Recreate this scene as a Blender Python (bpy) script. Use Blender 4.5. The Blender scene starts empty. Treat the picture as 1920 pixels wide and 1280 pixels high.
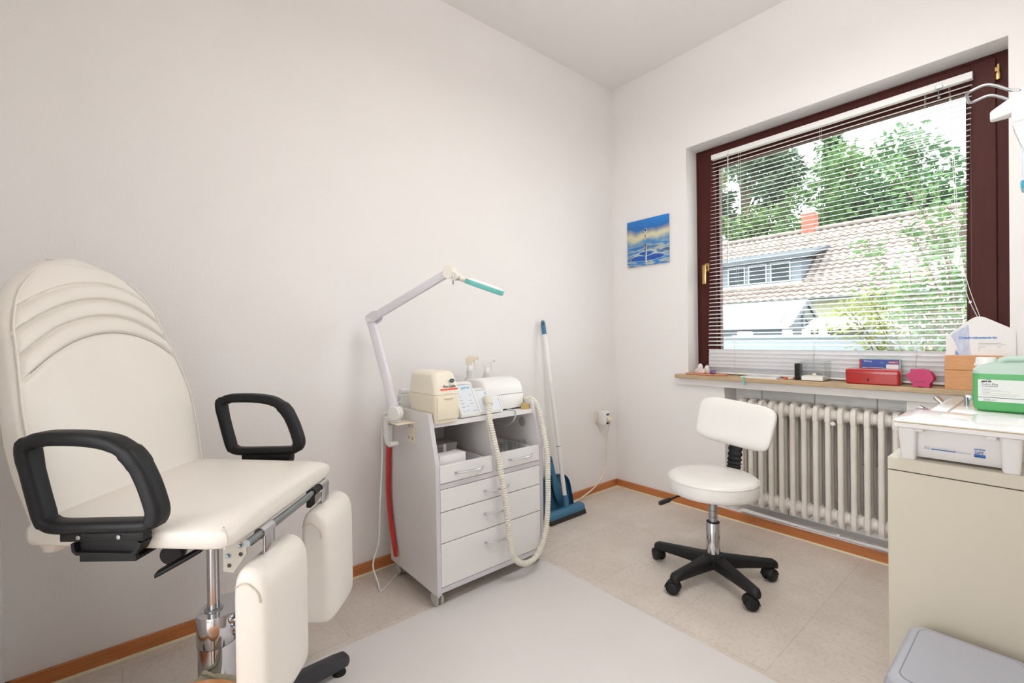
import bpy, bmesh, math, random
from mathutils import Vector as V, Matrix as M
S = bpy.context.scene
COL = S.collection
PI = math.pi
rad = math.radians

# ------------------------------------------------------------------ camera
cd = bpy.data.cameras.new('camera')
cam = bpy.data.objects.new('camera', cd)
COL.objects.link(cam)
cd.sensor_fit = 'HORIZONTAL'; cd.sensor_width = 36.0
cd.lens = 859.19 / 1920 * 36.0
cd.clip_start = 0.02; cd.clip_end = 300
R_ = V((0.6406671850856773, 0.7676836260797328, -0.01440167363425023))
U_ = V((0.003108276891436619, 0.016163366331681927, 0.9998645329261331))
F_ = V((-0.7678124097519919, 0.6406251601661465, -0.007969165134349367))
CAMLOC = V((1.993, -2.596, 1.040))
cam.matrix_world = M(((R_.x, U_.x, -F_.x, CAMLOC.x), (R_.y, U_.y, -F_.y, CAMLOC.y), (R_.z, U_.z, -F_.z, CAMLOC.z), (0, 0, 0, 1)))
S.camera = cam

# ------------------------------------------------------------------ sky, sun, exposure
W = bpy.data.worlds.new('sky'); S.world = W; W.use_nodes = True
bg = W.node_tree.nodes['Background']
bg.inputs[0].default_value = (0.90, 0.96, 1.0, 1); bg.inputs[1].default_value = 6.0
sd = bpy.data.lights.new('sun', 'SUN'); sd.energy = 1.5; sd.angle = rad(3); sd.color = (1, 0.96, 0.9)
so = bpy.data.objects.new('sun', sd); COL.objects.link(so)
so.rotation_euler = (rad(42), 0, rad(-18))
S.view_settings.view_transform = 'Standard'; S.view_settings.look = 'None'
S.view_settings.exposure = 0.10; S.view_settings.gamma = 1.0
try: S.view_settings.use_curve_mapping = False
except Exception: pass
try:
    S.cycles.use_denoising = True
    S.cycles.max_bounces = 10; S.cycles.diffuse_bounces = 6; S.cycles.transparent_max_bounces = 16
    S.cycles.sample_clamp_indirect = 6.0
except Exception: pass

# ------------------------------------------------------------------ helpers
def lin(c):
    c = c / 255.0
    return c / 12.92 if c <= 0.04045 else ((c + 0.055) / 1.055) ** 2.4
def rgb(t): return (lin(t[0]), lin(t[1]), lin(t[2]), 1)
MATS = {}
def mat(name, col, rough=0.5, metal=0.0, var=0.03, vscale=8.0, bump=0.0, bscale=40.0, coat=0.0, trans=0.0, ior=1.45, emit=0.0, alpha=1.0, stretch=None, spec=0.5):
    if name in MATS: return MATS[name]
    m = bpy.data.materials.new(name); m.use_nodes = True; MATS[name] = m
    nt = m.node_tree; b = nt.nodes['Principled BSDF']
    c = rgb(col)
    b.inputs['Base Color'].default_value = c
    b.inputs['Roughness'].default_value = rough; b.inputs['Metallic'].default_value = metal
    b.inputs['Specular IOR Level'].default_value = spec
    if coat: b.inputs['Coat Weight'].default_value = coat; b.inputs['Coat Roughness'].default_value = 0.1
    if trans: b.inputs['Transmission Weight'].default_value = trans; b.inputs['IOR'].default_value = ior
    if alpha < 1: b.inputs['Alpha'].default_value = alpha
    if emit: b.inputs['Emission Color'].default_value = c; b.inputs['Emission Strength'].default_value = emit
    tc = nt.nodes.new('ShaderNodeTexCoord')
    vec = tc.outputs['Object']
    if stretch:
        mp = nt.nodes.new('ShaderNodeMapping'); mp.inputs['Scale'].default_value = stretch
        nt.links.new(vec, mp.inputs['Vector']); vec = mp.outputs['Vector']
    if var:
        n = nt.nodes.new('ShaderNodeTexNoise'); n.inputs['Scale'].default_value = vscale; n.inputs['Detail'].default_value = 4
        nt.links.new(vec, n.inputs['Vector'])
        r = nt.nodes.new('ShaderNodeValToRGB')
        r.color_ramp.elements[0].position = 0.3; r.color_ramp.elements[1].position = 0.7
        r.color_ramp.elements[0].color = tuple(x * (1 - var) for x in c[:3]) + (1,)
        r.color_ramp.elements[1].color = tuple(min(1, x * (1 + var)) for x in c[:3]) + (1,)
        nt.links.new(n.outputs['Fac'], r.inputs['Fac']); nt.links.new(r.outputs['Color'], b.inputs['Base Color'])
    if bump:
        n2 = nt.nodes.new('ShaderNodeTexNoise'); n2.inputs['Scale'].default_value = bscale; n2.inputs['Detail'].default_value = 3
        nt.links.new(vec, n2.inputs['Vector'])
        bp = nt.nodes.new('ShaderNodeBump'); bp.inputs['Strength'].default_value = bump; bp.inputs['Distance'].default_value = 0.01
        nt.links.new(n2.outputs['Fac'], bp.inputs['Height']); nt.links.new(bp.outputs['Normal'], b.inputs['Normal'])
    return m

def newbm(): return bmesh.new()
def append(bm, tmp, mtx=None):
    if mtx is not None: bmesh.ops.transform(tmp, matrix=mtx, verts=tmp.verts)
    vm = [bm.verts.new(v.co) for v in tmp.verts]
    tmp.verts.index_update()
    for f in tmp.faces:
        try: nf = bm.faces.new([vm[v.index] for v in f.verts]); nf.material_index = f.material_index
        except ValueError: pass
    tmp.free()
def box(bm, lo, hi, r=0.0, seg=2, mtx=None, mi=0):
    t = bmesh.new(); bmesh.ops.create_cube(t, size=1.0)
    lo = V(lo); hi = V(hi); c = (lo + hi) / 2; s = hi - lo
    for v in t.verts: v.co = V((v.co.x * s.x + c.x, v.co.y * s.y + c.y, v.co.z * s.z + c.z))
    if r > 0: bmesh.ops.bevel(t, geom=t.edges[:], offset=min(r, 0.49 * min(s)), segments=seg, profile=0.5, affect='EDGES')
    for f in t.faces: f.material_index = mi
    append(bm, t, mtx); return bm
def loft(bm, rings, caps=True, closed=False):
    rs = [[bm.verts.new(p) for p in r] for r in rings]
    n = len(rs[0]); k = len(rs)
    for i in range(k if closed else k - 1):
        a, b = rs[i], rs[(i + 1) % k]
        for j in range(n):
            try: bm.faces.new((a[j], a[(j + 1) % n], b[(j + 1) % n], b[j]))
            except ValueError: pass
    if caps and not closed:
        for r, rev in ((rs[0], True), (rs[-1], False)):
            try: bm.faces.new(list(reversed(r)) if rev else r)
            except ValueError: pass
    return bm
def basis(d):
    d = d.normalized()
    a = V((0, 0, 1)) if abs(d.z) < 0.9 else V((1, 0, 0))
    x = d.cross(a).normalized(); y = x.cross(d).normalized()
    return x, y
def cyl(bm, p0, p1, r0, r1=None, n=20, caps=True):
    p0 = V(p0); p1 = V(p1); r1 = r0 if r1 is None else r1
    x, y = basis(p1 - p0)
    rg = [[p + (x * math.cos(2 * PI * i / n) + y * math.sin(2 * PI * i / n)) * r for i in range(n)] for p, r in ((p0, r0), (p1, r1))]
    return loft(bm, rg, caps)
def lathe(bm, prof, org=(0, 0, 0), axis=(0, 0, 1), n=28):
    org = V(org); ax = V(axis).normalized(); x, y = basis(ax)
    rg = [[org + ax * z + (x * math.cos(2 * PI * i / n) + y * math.sin(2 * PI * i / n)) * max(r, 1e-5) for i in range(n)] for r, z in prof]
    return loft(bm, rg, True)
def spline(pts, k=8, closed=False):
    pts = [V(p) for p in pts]; out = []; n = len(pts)
    for i in range(n if closed else n - 1):
        if closed: p0, p1, p2, p3 = pts[i - 1], pts[i], pts[(i + 1) % n], pts[(i + 2) % n]
        else: p0, p1, p2, p3 = pts[max(i - 1, 0)], pts[i], pts[i + 1], pts[min(i + 2, n - 1)]
        for s in range(k):
            t = s / k
            out.append(0.5 * ((2 * p1) + (p2 - p0) * t + (2 * p0 - 5 * p1 + 4 * p2 - p3) * t * t + (3 * p1 - p0 - 3 * p2 + p3) * t ** 3))
    if not closed: out.append(pts[-1])
    return out
def frames(path, closed=False, up=None):
    n = len(path); fr = []; px = None
    for i in range(n):
        if closed: d = path[(i + 1) % n] - path[i - 1]
        else: d = path[min(i + 1, n - 1)] - path[max(i - 1, 0)]
        d = d.normalized()
        if up is not None: x = d.cross(up).normalized(); y = up.copy()
        elif px is None: x, y = basis(d)
        else:
            x = (px - d * px.dot(d)).normalized(); y = d.cross(x).normalized()
        px = x; fr.append((x, y))
    return fr
def tube(bm, path, r, n=10, closed=False, caps=True):
    path = [V(p) for p in path]; fr = frames(path, closed)
    rr = r if callable(r) else (lambda t: r)
    k = len(path)
    rg = [[p + (x * math.cos(2 * PI * j / n) + y * math.sin(2 * PI * j / n)) * rr(i / max(1, k - 1)) for j in range(n)] for i, (p, (x, y)) in enumerate(zip(path, fr))]
    return loft(bm, rg, caps, closed)
def sweep(bm, path, sec, up, closed=False, caps=True):
    """section points (u,v): u along the side vector, v along the constant 'up' vector; sec may be a function of t"""
    path = [V(p) for p in path]; up = V(up).normalized(); fr = frames(path, closed, up); k = len(path)
    sf = sec if callable(sec) else (lambda t: sec)
    rg = [[p + x * u + up * v for u, v in sf(i / max(1, k - 1))] for i, (p, (x, y)) in enumerate(zip(path, fr))]
    return loft(bm, rg, caps, closed)
def sell(a, b, n=24, e=4.0):
    """superellipse outline"""
    o = []
    for i in range(n):
        t = 2 * PI * i / n; c, s = math.cos(t), math.sin(t)
        o.append((a * math.copysign(abs(c) ** (2 / e), c), b * math.copysign(abs(s) ** (2 / e), s)))
    return o
def rrect(w, h, r, k=4):
    """rounded rectangle outline centred on 0"""
    o = []
    for cx, cy, a0 in ((w / 2 - r, h / 2 - r, 0), (-w / 2 + r, h / 2 - r, PI / 2), (-w / 2 + r, -h / 2 + r, PI), (w / 2 - r, -h / 2 + r, 1.5 * PI)):
        for i in range(k + 1):
            a = a0 + PI / 2 * i / k; o.append((cx + r * math.cos(a), cy + r * math.sin(a)))
    return o
def prism(bm, pts, d, mi=0):
    pts = [V(p) for p in pts]; d = V(d)
    a = [bm.verts.new(p) for p in pts]; b = [bm.verts.new(p + d) for p in pts]; n = len(a)
    fs = [bm.faces.new(list(reversed(a))), bm.faces.new(b)]
    for i in range(n): fs.append(bm.faces.new((a[i], a[(i + 1) % n], b[(i + 1) % n], b[i])))
    for f in fs: f.material_index = mi
    return bm
def quad(bm, a, b, c, d, mi=0):
    f = bm.faces.new([bm.verts.new(V(p)) for p in (a, b, c, d)]); f.material_index = mi; return bm

ROOT = {}
def obj(name, bm, m, parent=None, local=False, smooth=True, angle=38, bevel=0.0, subs=0, origin=None):
    me = bpy.data.meshes.new(name)
    bmesh.ops.recalc_face_normals(bm, faces=bm.faces[:])
    o = bpy.data.objects.new(name, me)
    if parent is not None:
        root = ROOT[parent]
        if not local: bmesh.ops.transform(bm, matrix=root.matrix_basis.inverted(), verts=bm.verts)
    elif origin is not None:
        bmesh.ops.translate(bm, vec=-V(origin), verts=bm.verts); o.location = origin
    bm.to_mesh(me); bm.free()
    for mm in (m if isinstance(m, (list, tuple)) else [m]): me.materials.append(mm)
    if smooth:
        for p in me.polygons: p.use_smooth = True
        me.set_sharp_from_angle(angle=rad(angle))
    COL.objects.link(o)
    if parent is not None: o.parent = parent; ROOT[o] = ROOT[parent]
    else: ROOT[o] = o
    if bevel:
        md = o.modifiers.new('edge', 'BEVEL'); md.width = bevel; md.segments = 2; md.limit_method = 'ANGLE'; md.angle_limit = rad(40)
    if subs:
        md = o.modifiers.new('smooth', 'SUBSURF'); md.levels = subs; md.render_levels = subs
    return o
def tag(o, label, cat=None, group=None, kind=None):
    o['label'] = label
    if cat: o['category'] = cat
    if group: o['group'] = group
    if kind: o['kind'] = kind
    return o
def thing(name, label, cat, loc=(0, 0, 0), rotz=0.0, group=None):
    o = bpy.data.objects.new(name, None); COL.objects.link(o)
    o.location = loc; o.rotation_euler = (0, 0, rotz); o.empty_display_size = 0.1
    o.matrix_basis = M.Translation(V(loc)) @ M.Rotation(rotz, 4, 'Z')
    ROOT[o] = o
    return tag(o, label, cat, group)
def struct(name, bm, m, label=None, **k):
    o = obj(name, bm, m, **k); o['kind'] = 'structure'
    if label: o['label'] = label
    return o
def text(name, body, size, org, xd, yd, m, parent, align='LEFT', local=False, lift=0.0004, squeeze=1.0, space=1.0, bold=0.0):
    cu = bpy.data.curves.new(name, 'FONT'); cu.body = body; cu.size = size; cu.align_x = align; cu.extrude = 0.0002; cu.space_character = space; cu.offset = bold
    t = bpy.data.objects.new(name, cu); COL.objects.link(t)
    dg = bpy.context.evaluated_depsgraph_get(); me = bpy.data.meshes.new_from_object(t.evaluated_get(dg))
    bpy.data.objects.remove(t); bpy.data.curves.remove(cu)
    xd = V(xd).normalized(); yd = V(yd).normalized(); zd = xd.cross(yd)
    org = V(org) + zd * lift
    mx = M(((xd.x * squeeze, yd.x, zd.x, org.x), (xd.y * squeeze, yd.y, zd.y, org.y), (xd.z * squeeze, yd.z, zd.z, org.z), (0, 0, 0, 1)))
    bm = bmesh.new(); bm.from_mesh(me); bpy.data.meshes.remove(me)
    bmesh.ops.transform(bm, matrix=mx, verts=bm.verts)
    return obj(name, bm, m, parent, local=local, smooth=False)
def plate(bm, org, xd, yd, x0, x1, y0, y1, t=0.0006):
    """thin printed patch on a plane"""
    xd = V(xd).normalized(); yd = V(yd).normalized(); z = xd.cross(yd); o = V(org)
    return prism(bm, [o + xd * a + yd * b for a, b in ((x0, y0), (x1, y0), (x1, y1), (x0, y1))], z * t)

# ------------------------------------------------------------------ materials
m_wall = mat('white wall paint', (238, 235, 233), 0.9, var=0.012, vscale=1.6, bump=0.10, bscale=160, spec=0.2)
m_ceil = mat('ceiling paint', (238, 235, 233), 0.95, var=0.01, vscale=2, spec=0.2)
m_cream = mat('cream leatherette', (228, 222, 213), 0.38, var=0.012, vscale=5, bump=0.05, bscale=220)
m_white = mat('white plastic', (236, 235, 233), 0.35, var=0.01)
m_whitev = mat('white vinyl', (230, 227, 223), 0.36, var=0.015, vscale=9)
m_ivory = mat('ivory plastic', (232, 222, 200), 0.35, var=0.02)
m_ivory2 = mat('ivory hose plastic', (218, 213, 200), 0.45, var=0.03)
m_black = mat('black plastic', (24, 23, 25), 0.5, spec=0.35, var=0.08)
m_blackp = mat('black polyurethane', (20, 20, 23), 0.5, spec=0.35, var=0.06, bump=0.03, bscale=300)
m_dark = mat('dark gap', (62, 58, 55), 0.8, var=0)
m_chrome = mat('chrome', (206, 206, 210), 0.12, 1.0, var=0)
m_steel = mat('brushed steel', (176, 178, 180), 0.28, 1.0, var=0.05)
m_zinc = mat('zinc plated steel', (150, 158, 160), 0.32, 1.0, var=0.08)
m_alu = mat('matt aluminium', (214, 216, 219), 0.3, 0.75, var=0.02)
m_lam = mat('pale grey laminate', (228, 226, 226), 0.45, var=0.01)
m_lamside = mat('grey laminate side', (222, 218, 217), 0.5, var=0.012)
m_edge = mat('blue grey edging', (205, 203, 208), 0.4, var=0.01)
m_inner = mat('grey laminate inside', (212, 208, 206), 0.6, var=0.02)
m_wood = mat('baseboard wood', (190, 118, 66), 0.4, var=0.13, vscale=7, stretch=(1.2, 1.2, 22), coat=0.15)
m_seal = mat('cream sealant', (226, 216, 182), 0.6)
m_frame = mat('mahogany stained wood', (72, 31, 26), 0.5, var=0.1, vscale=10, stretch=(6, 6, 1), spec=0.2)
m_sill = mat('limewashed sill wood', (190, 164, 130), 0.55, var=0.13, vscale=5, stretch=(2.5, 14, 14))
m_beech = mat('beech wood', (206, 146, 92), 0.42, var=0.09, vscale=9, stretch=(4, 4, 26))
m_red = mat('red enamel', (176, 30, 24), 0.28, var=0.03, coat=0.3)
m_redp = mat('red plastic', (206, 34, 24), 0.3, var=0.02)
m_pink = mat('magenta lacquer', (190, 32, 96), 0.4, var=0.03)
m_blue = mat('petrol blue plastic', (62, 116, 148), 0.42, var=0.04)
m_blued = mat('petrol blue panel', (38, 92, 124), 0.45, var=0.04)
m_teal = mat('turquoise lacquer', (112, 196, 188), 0.4, var=0.02)
m_paper = mat('paper', (234, 232, 230), 0.7, var=0.01)
m_print = mat('grey print', (120, 116, 116), 0.8, var=0)
m_printb = mat('blue print', (42, 104, 176), 0.7, var=0)
m_printn = mat('navy print', (38, 52, 92), 0.7, var=0)
m_printc = mat('cyan print', (110, 178, 216), 0.7, var=0)
m_printd = mat('dark print', (52, 48, 48), 0.8, var=0)
m_brass = mat('brass', (190, 160, 104), 0.3, 0.9, var=0.05)
m_radi = mat('radiator enamel', (230, 224, 216), 0.35, var=0.035, vscale=14)
m_grey = mat('grey bin plastic', (170, 172, 180), 0.42, var=0.02, bump=0.03, bscale=350)
m_cab = mat('cream cabinet laminate', (206, 198, 181), 0.45, var=0.008)

def floor_mat():
    m = bpy.data.materials.new('vinyl floor'); m.use_nodes = True; nt = m.node_tree; b = nt.nodes['Principled BSDF']
    tc = nt.nodes.new('ShaderNodeTexCoord')
    n1 = nt.nodes.new('ShaderNodeTexNoise'); n1.inputs['Scale'].default_value = 3.2; n1.inputs['Detail'].default_value = 10; n1.inputs['Roughness'].default_value = 0.68
    n2 = nt.nodes.new('ShaderNodeTexNoise'); n2.inputs['Scale'].default_value = 70; n2.inputs['Detail'].default_value = 6
    nt.links.new(tc.outputs['Object'], n1.inputs['Vector']); nt.links.new(tc.outputs['Object'], n2.inputs['Vector'])
    r1 = nt.nodes.new('ShaderNodeValToRGB'); e = r1.color_ramp.elements
    e[0].position = 0.3; e[0].color = rgb((203, 192, 181)); e[1].position = 0.72; e[1].color = rgb((222, 213, 203))
    nt.links.new(n1.outputs['Fac'], r1.inputs['Fac'])
    r2 = nt.nodes.new('ShaderNodeValToRGB'); e = r2.color_ramp.elements
    e[0].position = 0.30; e[0].color = (0.80, 0.79, 0.78, 1); e[1].position = 0.5; e[1].color = (1, 1, 1, 1)
    nt.links.new(n2.outputs['Fac'], r2.inputs['Fac'])
    mx = nt.nodes.new('ShaderNodeMix'); mx.data_type = 'RGBA'; mx.blend_type = 'MULTIPLY'; mx.inputs[0].default_value = 0.6
    nt.links.new(r1.outputs['Color'], mx.inputs[6]); nt.links.new(r2.outputs['Color'], mx.inputs[7])
    br = nt.nodes.new('ShaderNodeTexBrick'); br.offset = 0.5
    br.inputs['Scale'].default_value = 1.0; br.inputs['Brick Width'].default_value = 0.61; br.inputs['Row Height'].default_value = 0.335
    br.inputs['Mortar Size'].default_value = 0.0022; br.inputs['Mortar Smooth'].default_value = 0.3
    br.inputs['Color1'].default_value = (1, 1, 1, 1); br.inputs['Color2'].default_value = (0.955, 0.95, 0.945, 1); br.inputs['Mortar'].default_value = (0.86, 0.85, 0.83, 1)
    mp = nt.nodes.new('ShaderNodeMapping'); mp.inputs['Rotation'].default_value = (0, 0, rad(90)); mp.inputs['Location'].default_value = (0.42, 0.27, 0)
    nt.links.new(tc.outputs['Object'], mp.inputs['Vector']); nt.links.new(mp.outputs['Vector'], br.inputs['Vector'])
    m2 = nt.nodes.new('ShaderNodeMix'); m2.data_type = 'RGBA'; m2.blend_type = 'MULTIPLY'; m2.inputs[0].default_value = 1.0
    nt.links.new(mx.outputs[2], m2.inputs[6]); nt.links.new(br.outputs['Color'], m2.inputs[7])
    nt.links.new(m2.outputs[2], b.inputs['Base Color'])
    b.inputs['Roughness'].default_value = 0.42
    return m
m_floor = floor_mat()

def clear_mat(name, tint=(1, 1, 1), refl=0.06, rough=0.0):
    m = bpy.data.materials.new(name); m.use_nodes = True; nt = m.node_tree; nt.nodes.remove(nt.nodes['Principled BSDF'])
    out = nt.nodes['Material Output']
    t = nt.nodes.new('ShaderNodeBsdfTransparent'); t.inputs[0].default_value = (*tint, 1)
    g = nt.nodes.new('ShaderNodeBsdfGlossy'); g.inputs['Roughness'].default_value = rough
    lw = nt.nodes.new('ShaderNodeLayerWeight'); lw.inputs['Blend'].default_value = 0.15
    mm = nt.nodes.new('ShaderNodeMath'); mm.operation = 'MULTIPLY_ADD'; mm.inputs[1].default_value = 0.5; mm.inputs[2].default_value = refl
    nt.links.new(lw.outputs['Facing'], mm.inputs[0])
    mx = nt.nodes.new('ShaderNodeMixShader')
    nt.links.new(mm.outputs[0], mx.inputs[0]); nt.links.new(t.outputs[0], mx.inputs[1]); nt.links.new(g.outputs[0], mx.inputs[2])
    nt.links.new(mx.outputs[0], out.inputs[0])
    return m
m_pane = clear_mat('window pane', (0.96, 0.98, 0.97), 0.02)
m_clear = clear_mat('clear acrylic', (0.93, 0.94, 0.94), 0.06, 0.02)
m_jar = clear_mat('jar glass', (0.95, 0.96, 0.96), 0.10, 0.02)

def sheen(name, col, tcol, mixf=0.45, rough=0.35):
    """thin translucent plastic"""
    m = bpy.data.materials.new(name); m.use_nodes = True; nt = m.node_tree; b = nt.nodes['Principled BSDF']
    b.inputs['Base Color'].default_value = rgb(col); b.inputs['Roughness'].default_value = rough
    t = nt.nodes.new('ShaderNodeBsdfTranslucent'); t.inputs[0].default_value = rgb(tcol)
    mx = nt.nodes.new('ShaderNodeMixShader'); mx.inputs[0].default_value = mixf
    nt.links.new(b.outputs[0], mx.inputs[1]); nt.links.new(t.outputs[0], mx.inputs[2])
    nt.links.new(mx.outputs[0], nt.nodes['Material Output'].inputs[0])
    return m
m_greenliq = sheen('green liquid in plastic', (118, 206, 134), (140, 226, 158), 0.35, 0.3)
m_hazy = sheen('hazy canister plastic', (216, 234, 224), (220, 240, 228), 0.35, 0.35)
m_slat = sheen('white slat lacquer', (238, 238, 240), (235, 235, 235), 0.12, 0.35)
m_bottle = sheen('milky bottle plastic', (226, 226, 224), (235, 235, 235), 0.35, 0.3)

# ------------------------------------------------------------------ room shell
XR, YB, H = 2.08, -2.895, 2.740
T = 0.30
WX0, WX1, WZ0, WZ1 = 0.545, 1.867, 0.785, 2.168
NX0, NX1, NZ1, ND = 0.764, 1.561, 0.742, 0.15
b = newbm(); box(b, (-0.3, YB - 0.3, -0.12), (XR + 0.3, T, 0)); struct('floor', b, m_floor, 'mottled beige vinyl tile floor', smooth=False)
b = newbm(); box(b, (-0.3, YB - 0.3, H), (XR + 0.3, T, H + 0.2)); struct('ceiling', b, m_ceil, 'white plaster ceiling', smooth=False)
b = newbm(); box(b, (-0.3, YB - 0.3, 0), (0, T, H)); struct('wall_left', b, m_wall, 'long white painted wall behind the treatment chair', smooth=False)
b = newbm(); box(b, (XR, YB - 0.3, 0), (XR + 0.3, T, H)); struct('wall_right', b, m_wall, smooth=False)
DRX0, DRX1, DRZ = 0.85, 1.85, 2.02   # doorway and unseen hall, added behind the camera for soft fill light
b = newbm(); box(b, (0, YB - 0.16, 0), (DRX0, YB, H)); box(b, (DRX1, YB - 0.16, 0), (XR, YB, H)); box(b, (DRX0, YB - 0.16, DRZ), (DRX1, YB, H)); struct('wall_back', b, m_wall, smooth=False)
HY = YB - 1.75
b = newbm(); box(b, (-0.3, HY - 0.3, -0.12), (XR + 0.3, YB - 0.3, 0)); box(b, (-0.3, HY - 0.3, H), (XR + 0.3, YB - 0.3, H + 0.2)); box(b, (-0.3, HY - 0.3, 0), (0, YB - 0.3, H)); box(b, (XR, HY - 0.3, 0), (XR + 0.3, YB - 0.3, H))
box(b, (0, HY - 0.3, 0), (0.45, HY, H)); box(b, (0.45, HY - 0.3, 0), (XR, HY, 0.6)); box(b, (0.45, HY - 0.3, 2.2), (XR, HY, H)); struct('added_hall', b, m_wall, smooth=False)
b = newbm(); box(b, (0, YB - 0.3, 0), (0.02, YB - 0.16, H)); struct('trim_6', b, m_wall, smooth=False)
b = newbm()
for x0, x1, z0, z1 in ((DRX0 - 0.07, DRX0, 0, DRZ + 0.07), (DRX1, DRX1 + 0.07, 0, DRZ + 0.07), (DRX0, DRX1, DRZ, DRZ + 0.07)): box(b, (x0, YB - 0.17, z0), (x1, YB + 0.012, z1), 0.003, 1)
struct('added_doorway', b, m_white)
b = newbm(); box(b, (-0.3, HY - 2.3, 2.3), (XR + 0.3, HY - 0.3, 2.4)); struct('added_sun_blocker', b, m_wall, smooth=False)  # unseen overhang added to keep the sun out of the added hall
# added hall window, out of view; its area light is a soft fill
b = newbm(); box(b, (0.45, HY - 0.2, 0.6), (0.52, HY - 0.14, 2.2)); box(b, (XR - 0.07, HY - 0.2, 0.6), (XR, HY - 0.14, 2.2)); box(b, (0.52, HY - 0.2, 0.6), (XR - 0.07, HY - 0.14, 0.67)); box(b, (0.52, HY - 0.2, 2.13), (XR - 0.07, HY - 0.14, 2.2)); struct('added_hall_window', b, m_white, smooth=False)
ld = bpy.data.lights.new('added hall fill light', 'AREA'); ld.shape = 'RECTANGLE'; ld.size = 1.5; ld.size_y = 1.45; ld.energy = 14; ld.color = (1, 0.98, 0.965)
lo_ = bpy.data.objects.new('added hall fill light', ld); COL.objects.link(lo_); lo_.location = (1.28, HY - 0.1, 1.40); lo_.rotation_euler = (-PI / 2, 0, PI)
b = newbm()
box(b, (0, 0, 0), (WX0, T, H)); box(b, (WX1, 0, 0), (XR, T, H)); box(b, (WX0, 0, WZ1), (WX1, T, H))
box(b, (WX0, 0, 0), (NX0, T, WZ0)); box(b, (NX1, 0, 0), (WX1, T, WZ0)); box(b, (NX0, 0, NZ1), (NX1, T, WZ0)); box(b, (NX0, ND, 0), (NX1, T, NZ1)); box(b, (NX0, 0, 0), (NX1, ND, 0.055))
struct('wall_window', b, m_wall, 'white wall with the window and radiator recess', smooth=False)

def niche_mat():
    m = bpy.data.materials.new('whitewashed boards'); m.use_nodes = True; nt = m.node_tree; bb = nt.nodes['Principled BSDF']
    tc = nt.nodes.new('ShaderNodeTexCoord'); mp = nt.nodes.new('ShaderNodeMapping'); mp.inputs['Rotation'].default_value = (rad(90), 0, 0)
    nt.links.new(tc.outputs['Object'], mp.inputs['Vector'])
    br = nt.nodes.new('ShaderNodeTexBrick'); br.inputs['Scale'].default_value = 1; br.inputs['Brick Width'].default_value = 0.26; br.inputs['Row Height'].default_value = 0.40
    br.inputs['Mortar Size'].default_value = 0.003; br.inputs['Color1'].default_value = rgb((244, 243, 242)); br.inputs['Color2'].default_value = rgb((238, 237, 235)); br.inputs['Mortar'].default_value = rgb((176, 172, 168))
    nt.links.new(mp.outputs['Vector'], br.inputs['Vector'])
    n = nt.nodes.new('ShaderNodeTexNoise'); n.inputs['Scale'].default_value = 9; n.inputs['Detail'].default_value = 6
    mp2 = nt.nodes.new('ShaderNodeMapping'); mp2.inputs['Scale'].default_value = (0.8, 1, 14)
    nt.links.new(tc.outputs['Object'], mp2.inputs['Vector']); nt.links.new(mp2.outputs['Vector'], n.inputs['Vector'])
    r = nt.nodes.new('ShaderNodeValToRGB'); r.color_ramp.elements[0].position = 0.36; r.color_ramp.elements[0].color = (0.80, 0.79, 0.78, 1); r.color_ramp.elements[1].position = 0.42
    nt.links.new(n.outputs['Fac'], r.inputs['Fac'])
    mx = nt.nodes.new('ShaderNodeMix'); mx.data_type = 'RGBA'; mx.blend_type = 'MULTIPLY'; mx.inputs[0].default_value = 0.8
    nt.links.new(br.outputs['Color'], mx.inputs[6]); nt.links.new(r.outputs['Color'], mx.inputs[7]); nt.links.new(mx.outputs[2], bb.inputs['Base Color'])
    bb.inputs['Roughness'].default_value = 0.8
    return m
b = newbm(); box(b, (NX0 + 0.055, ND - 0.012, 0.055), (NX1, ND + 0.001, NZ1)); struct('trim_1', b, niche_mat(), 'whitewashed boards behind the radiator', smooth=False)
b = newbm(); box(b, (0.497, -0.022, 0.742), (WX1 + 0.05, 0.004, 0.786)); struct('trim_2', b, m_wall, 'white apron under the window sill', bevel=0.003)
b = newbm(); box(b, (0.486, -0.055, 0.784), (1.93, 0.001, 0.806)); box(b, (WX0, 0.0, 0.784), (WX1, 0.14, 0.806)); struct('trim_3', b, m_sill, 'wooden window sill with worn front edge', bevel=0.002)
# baseboards with their cream sealant strip
BH = 0.050
b = newbm(); box(b, (0, YB + 0.0, 0.006), (0.014, -0.0005, BH)); struct('baseboard_left', b, m_wood, 'orange brown wooden baseboard along the long wall', bevel=0.002)
b = newbm(); box(b, (0.015, -0.014, 0.006), (XR, 0, BH)); struct('baseboard_window', b, m_wood, 'orange brown wooden baseboard under the window', bevel=0.002)
b = newbm(); box(b, (0.001, YB, 0.0), (XR, YB + 0.014, BH)); struct('baseboard_back', b, m_wood, bevel=0.002)
b = newbm(); prism(b, [(0, YB, 0), (0.019, YB, 0), (0.017, YB, 0.007), (0, YB, 0.009)], (0, -YB - 0.0005, 0)); struct('trim_4', b, m_seal, 'cream sealant strip at the foot of the long wall', smooth=False)
b = newbm(); prism(b, [(0.018, 0, 0), (0.018, -0.018, 0), (0.018, -0.017, 0.007), (0.018, 0, 0.009)], (XR - 0.018, 0, 0)); struct('trim_5', b, m_seal, 'cream sealant strip under the window baseboard', smooth=False)
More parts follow.
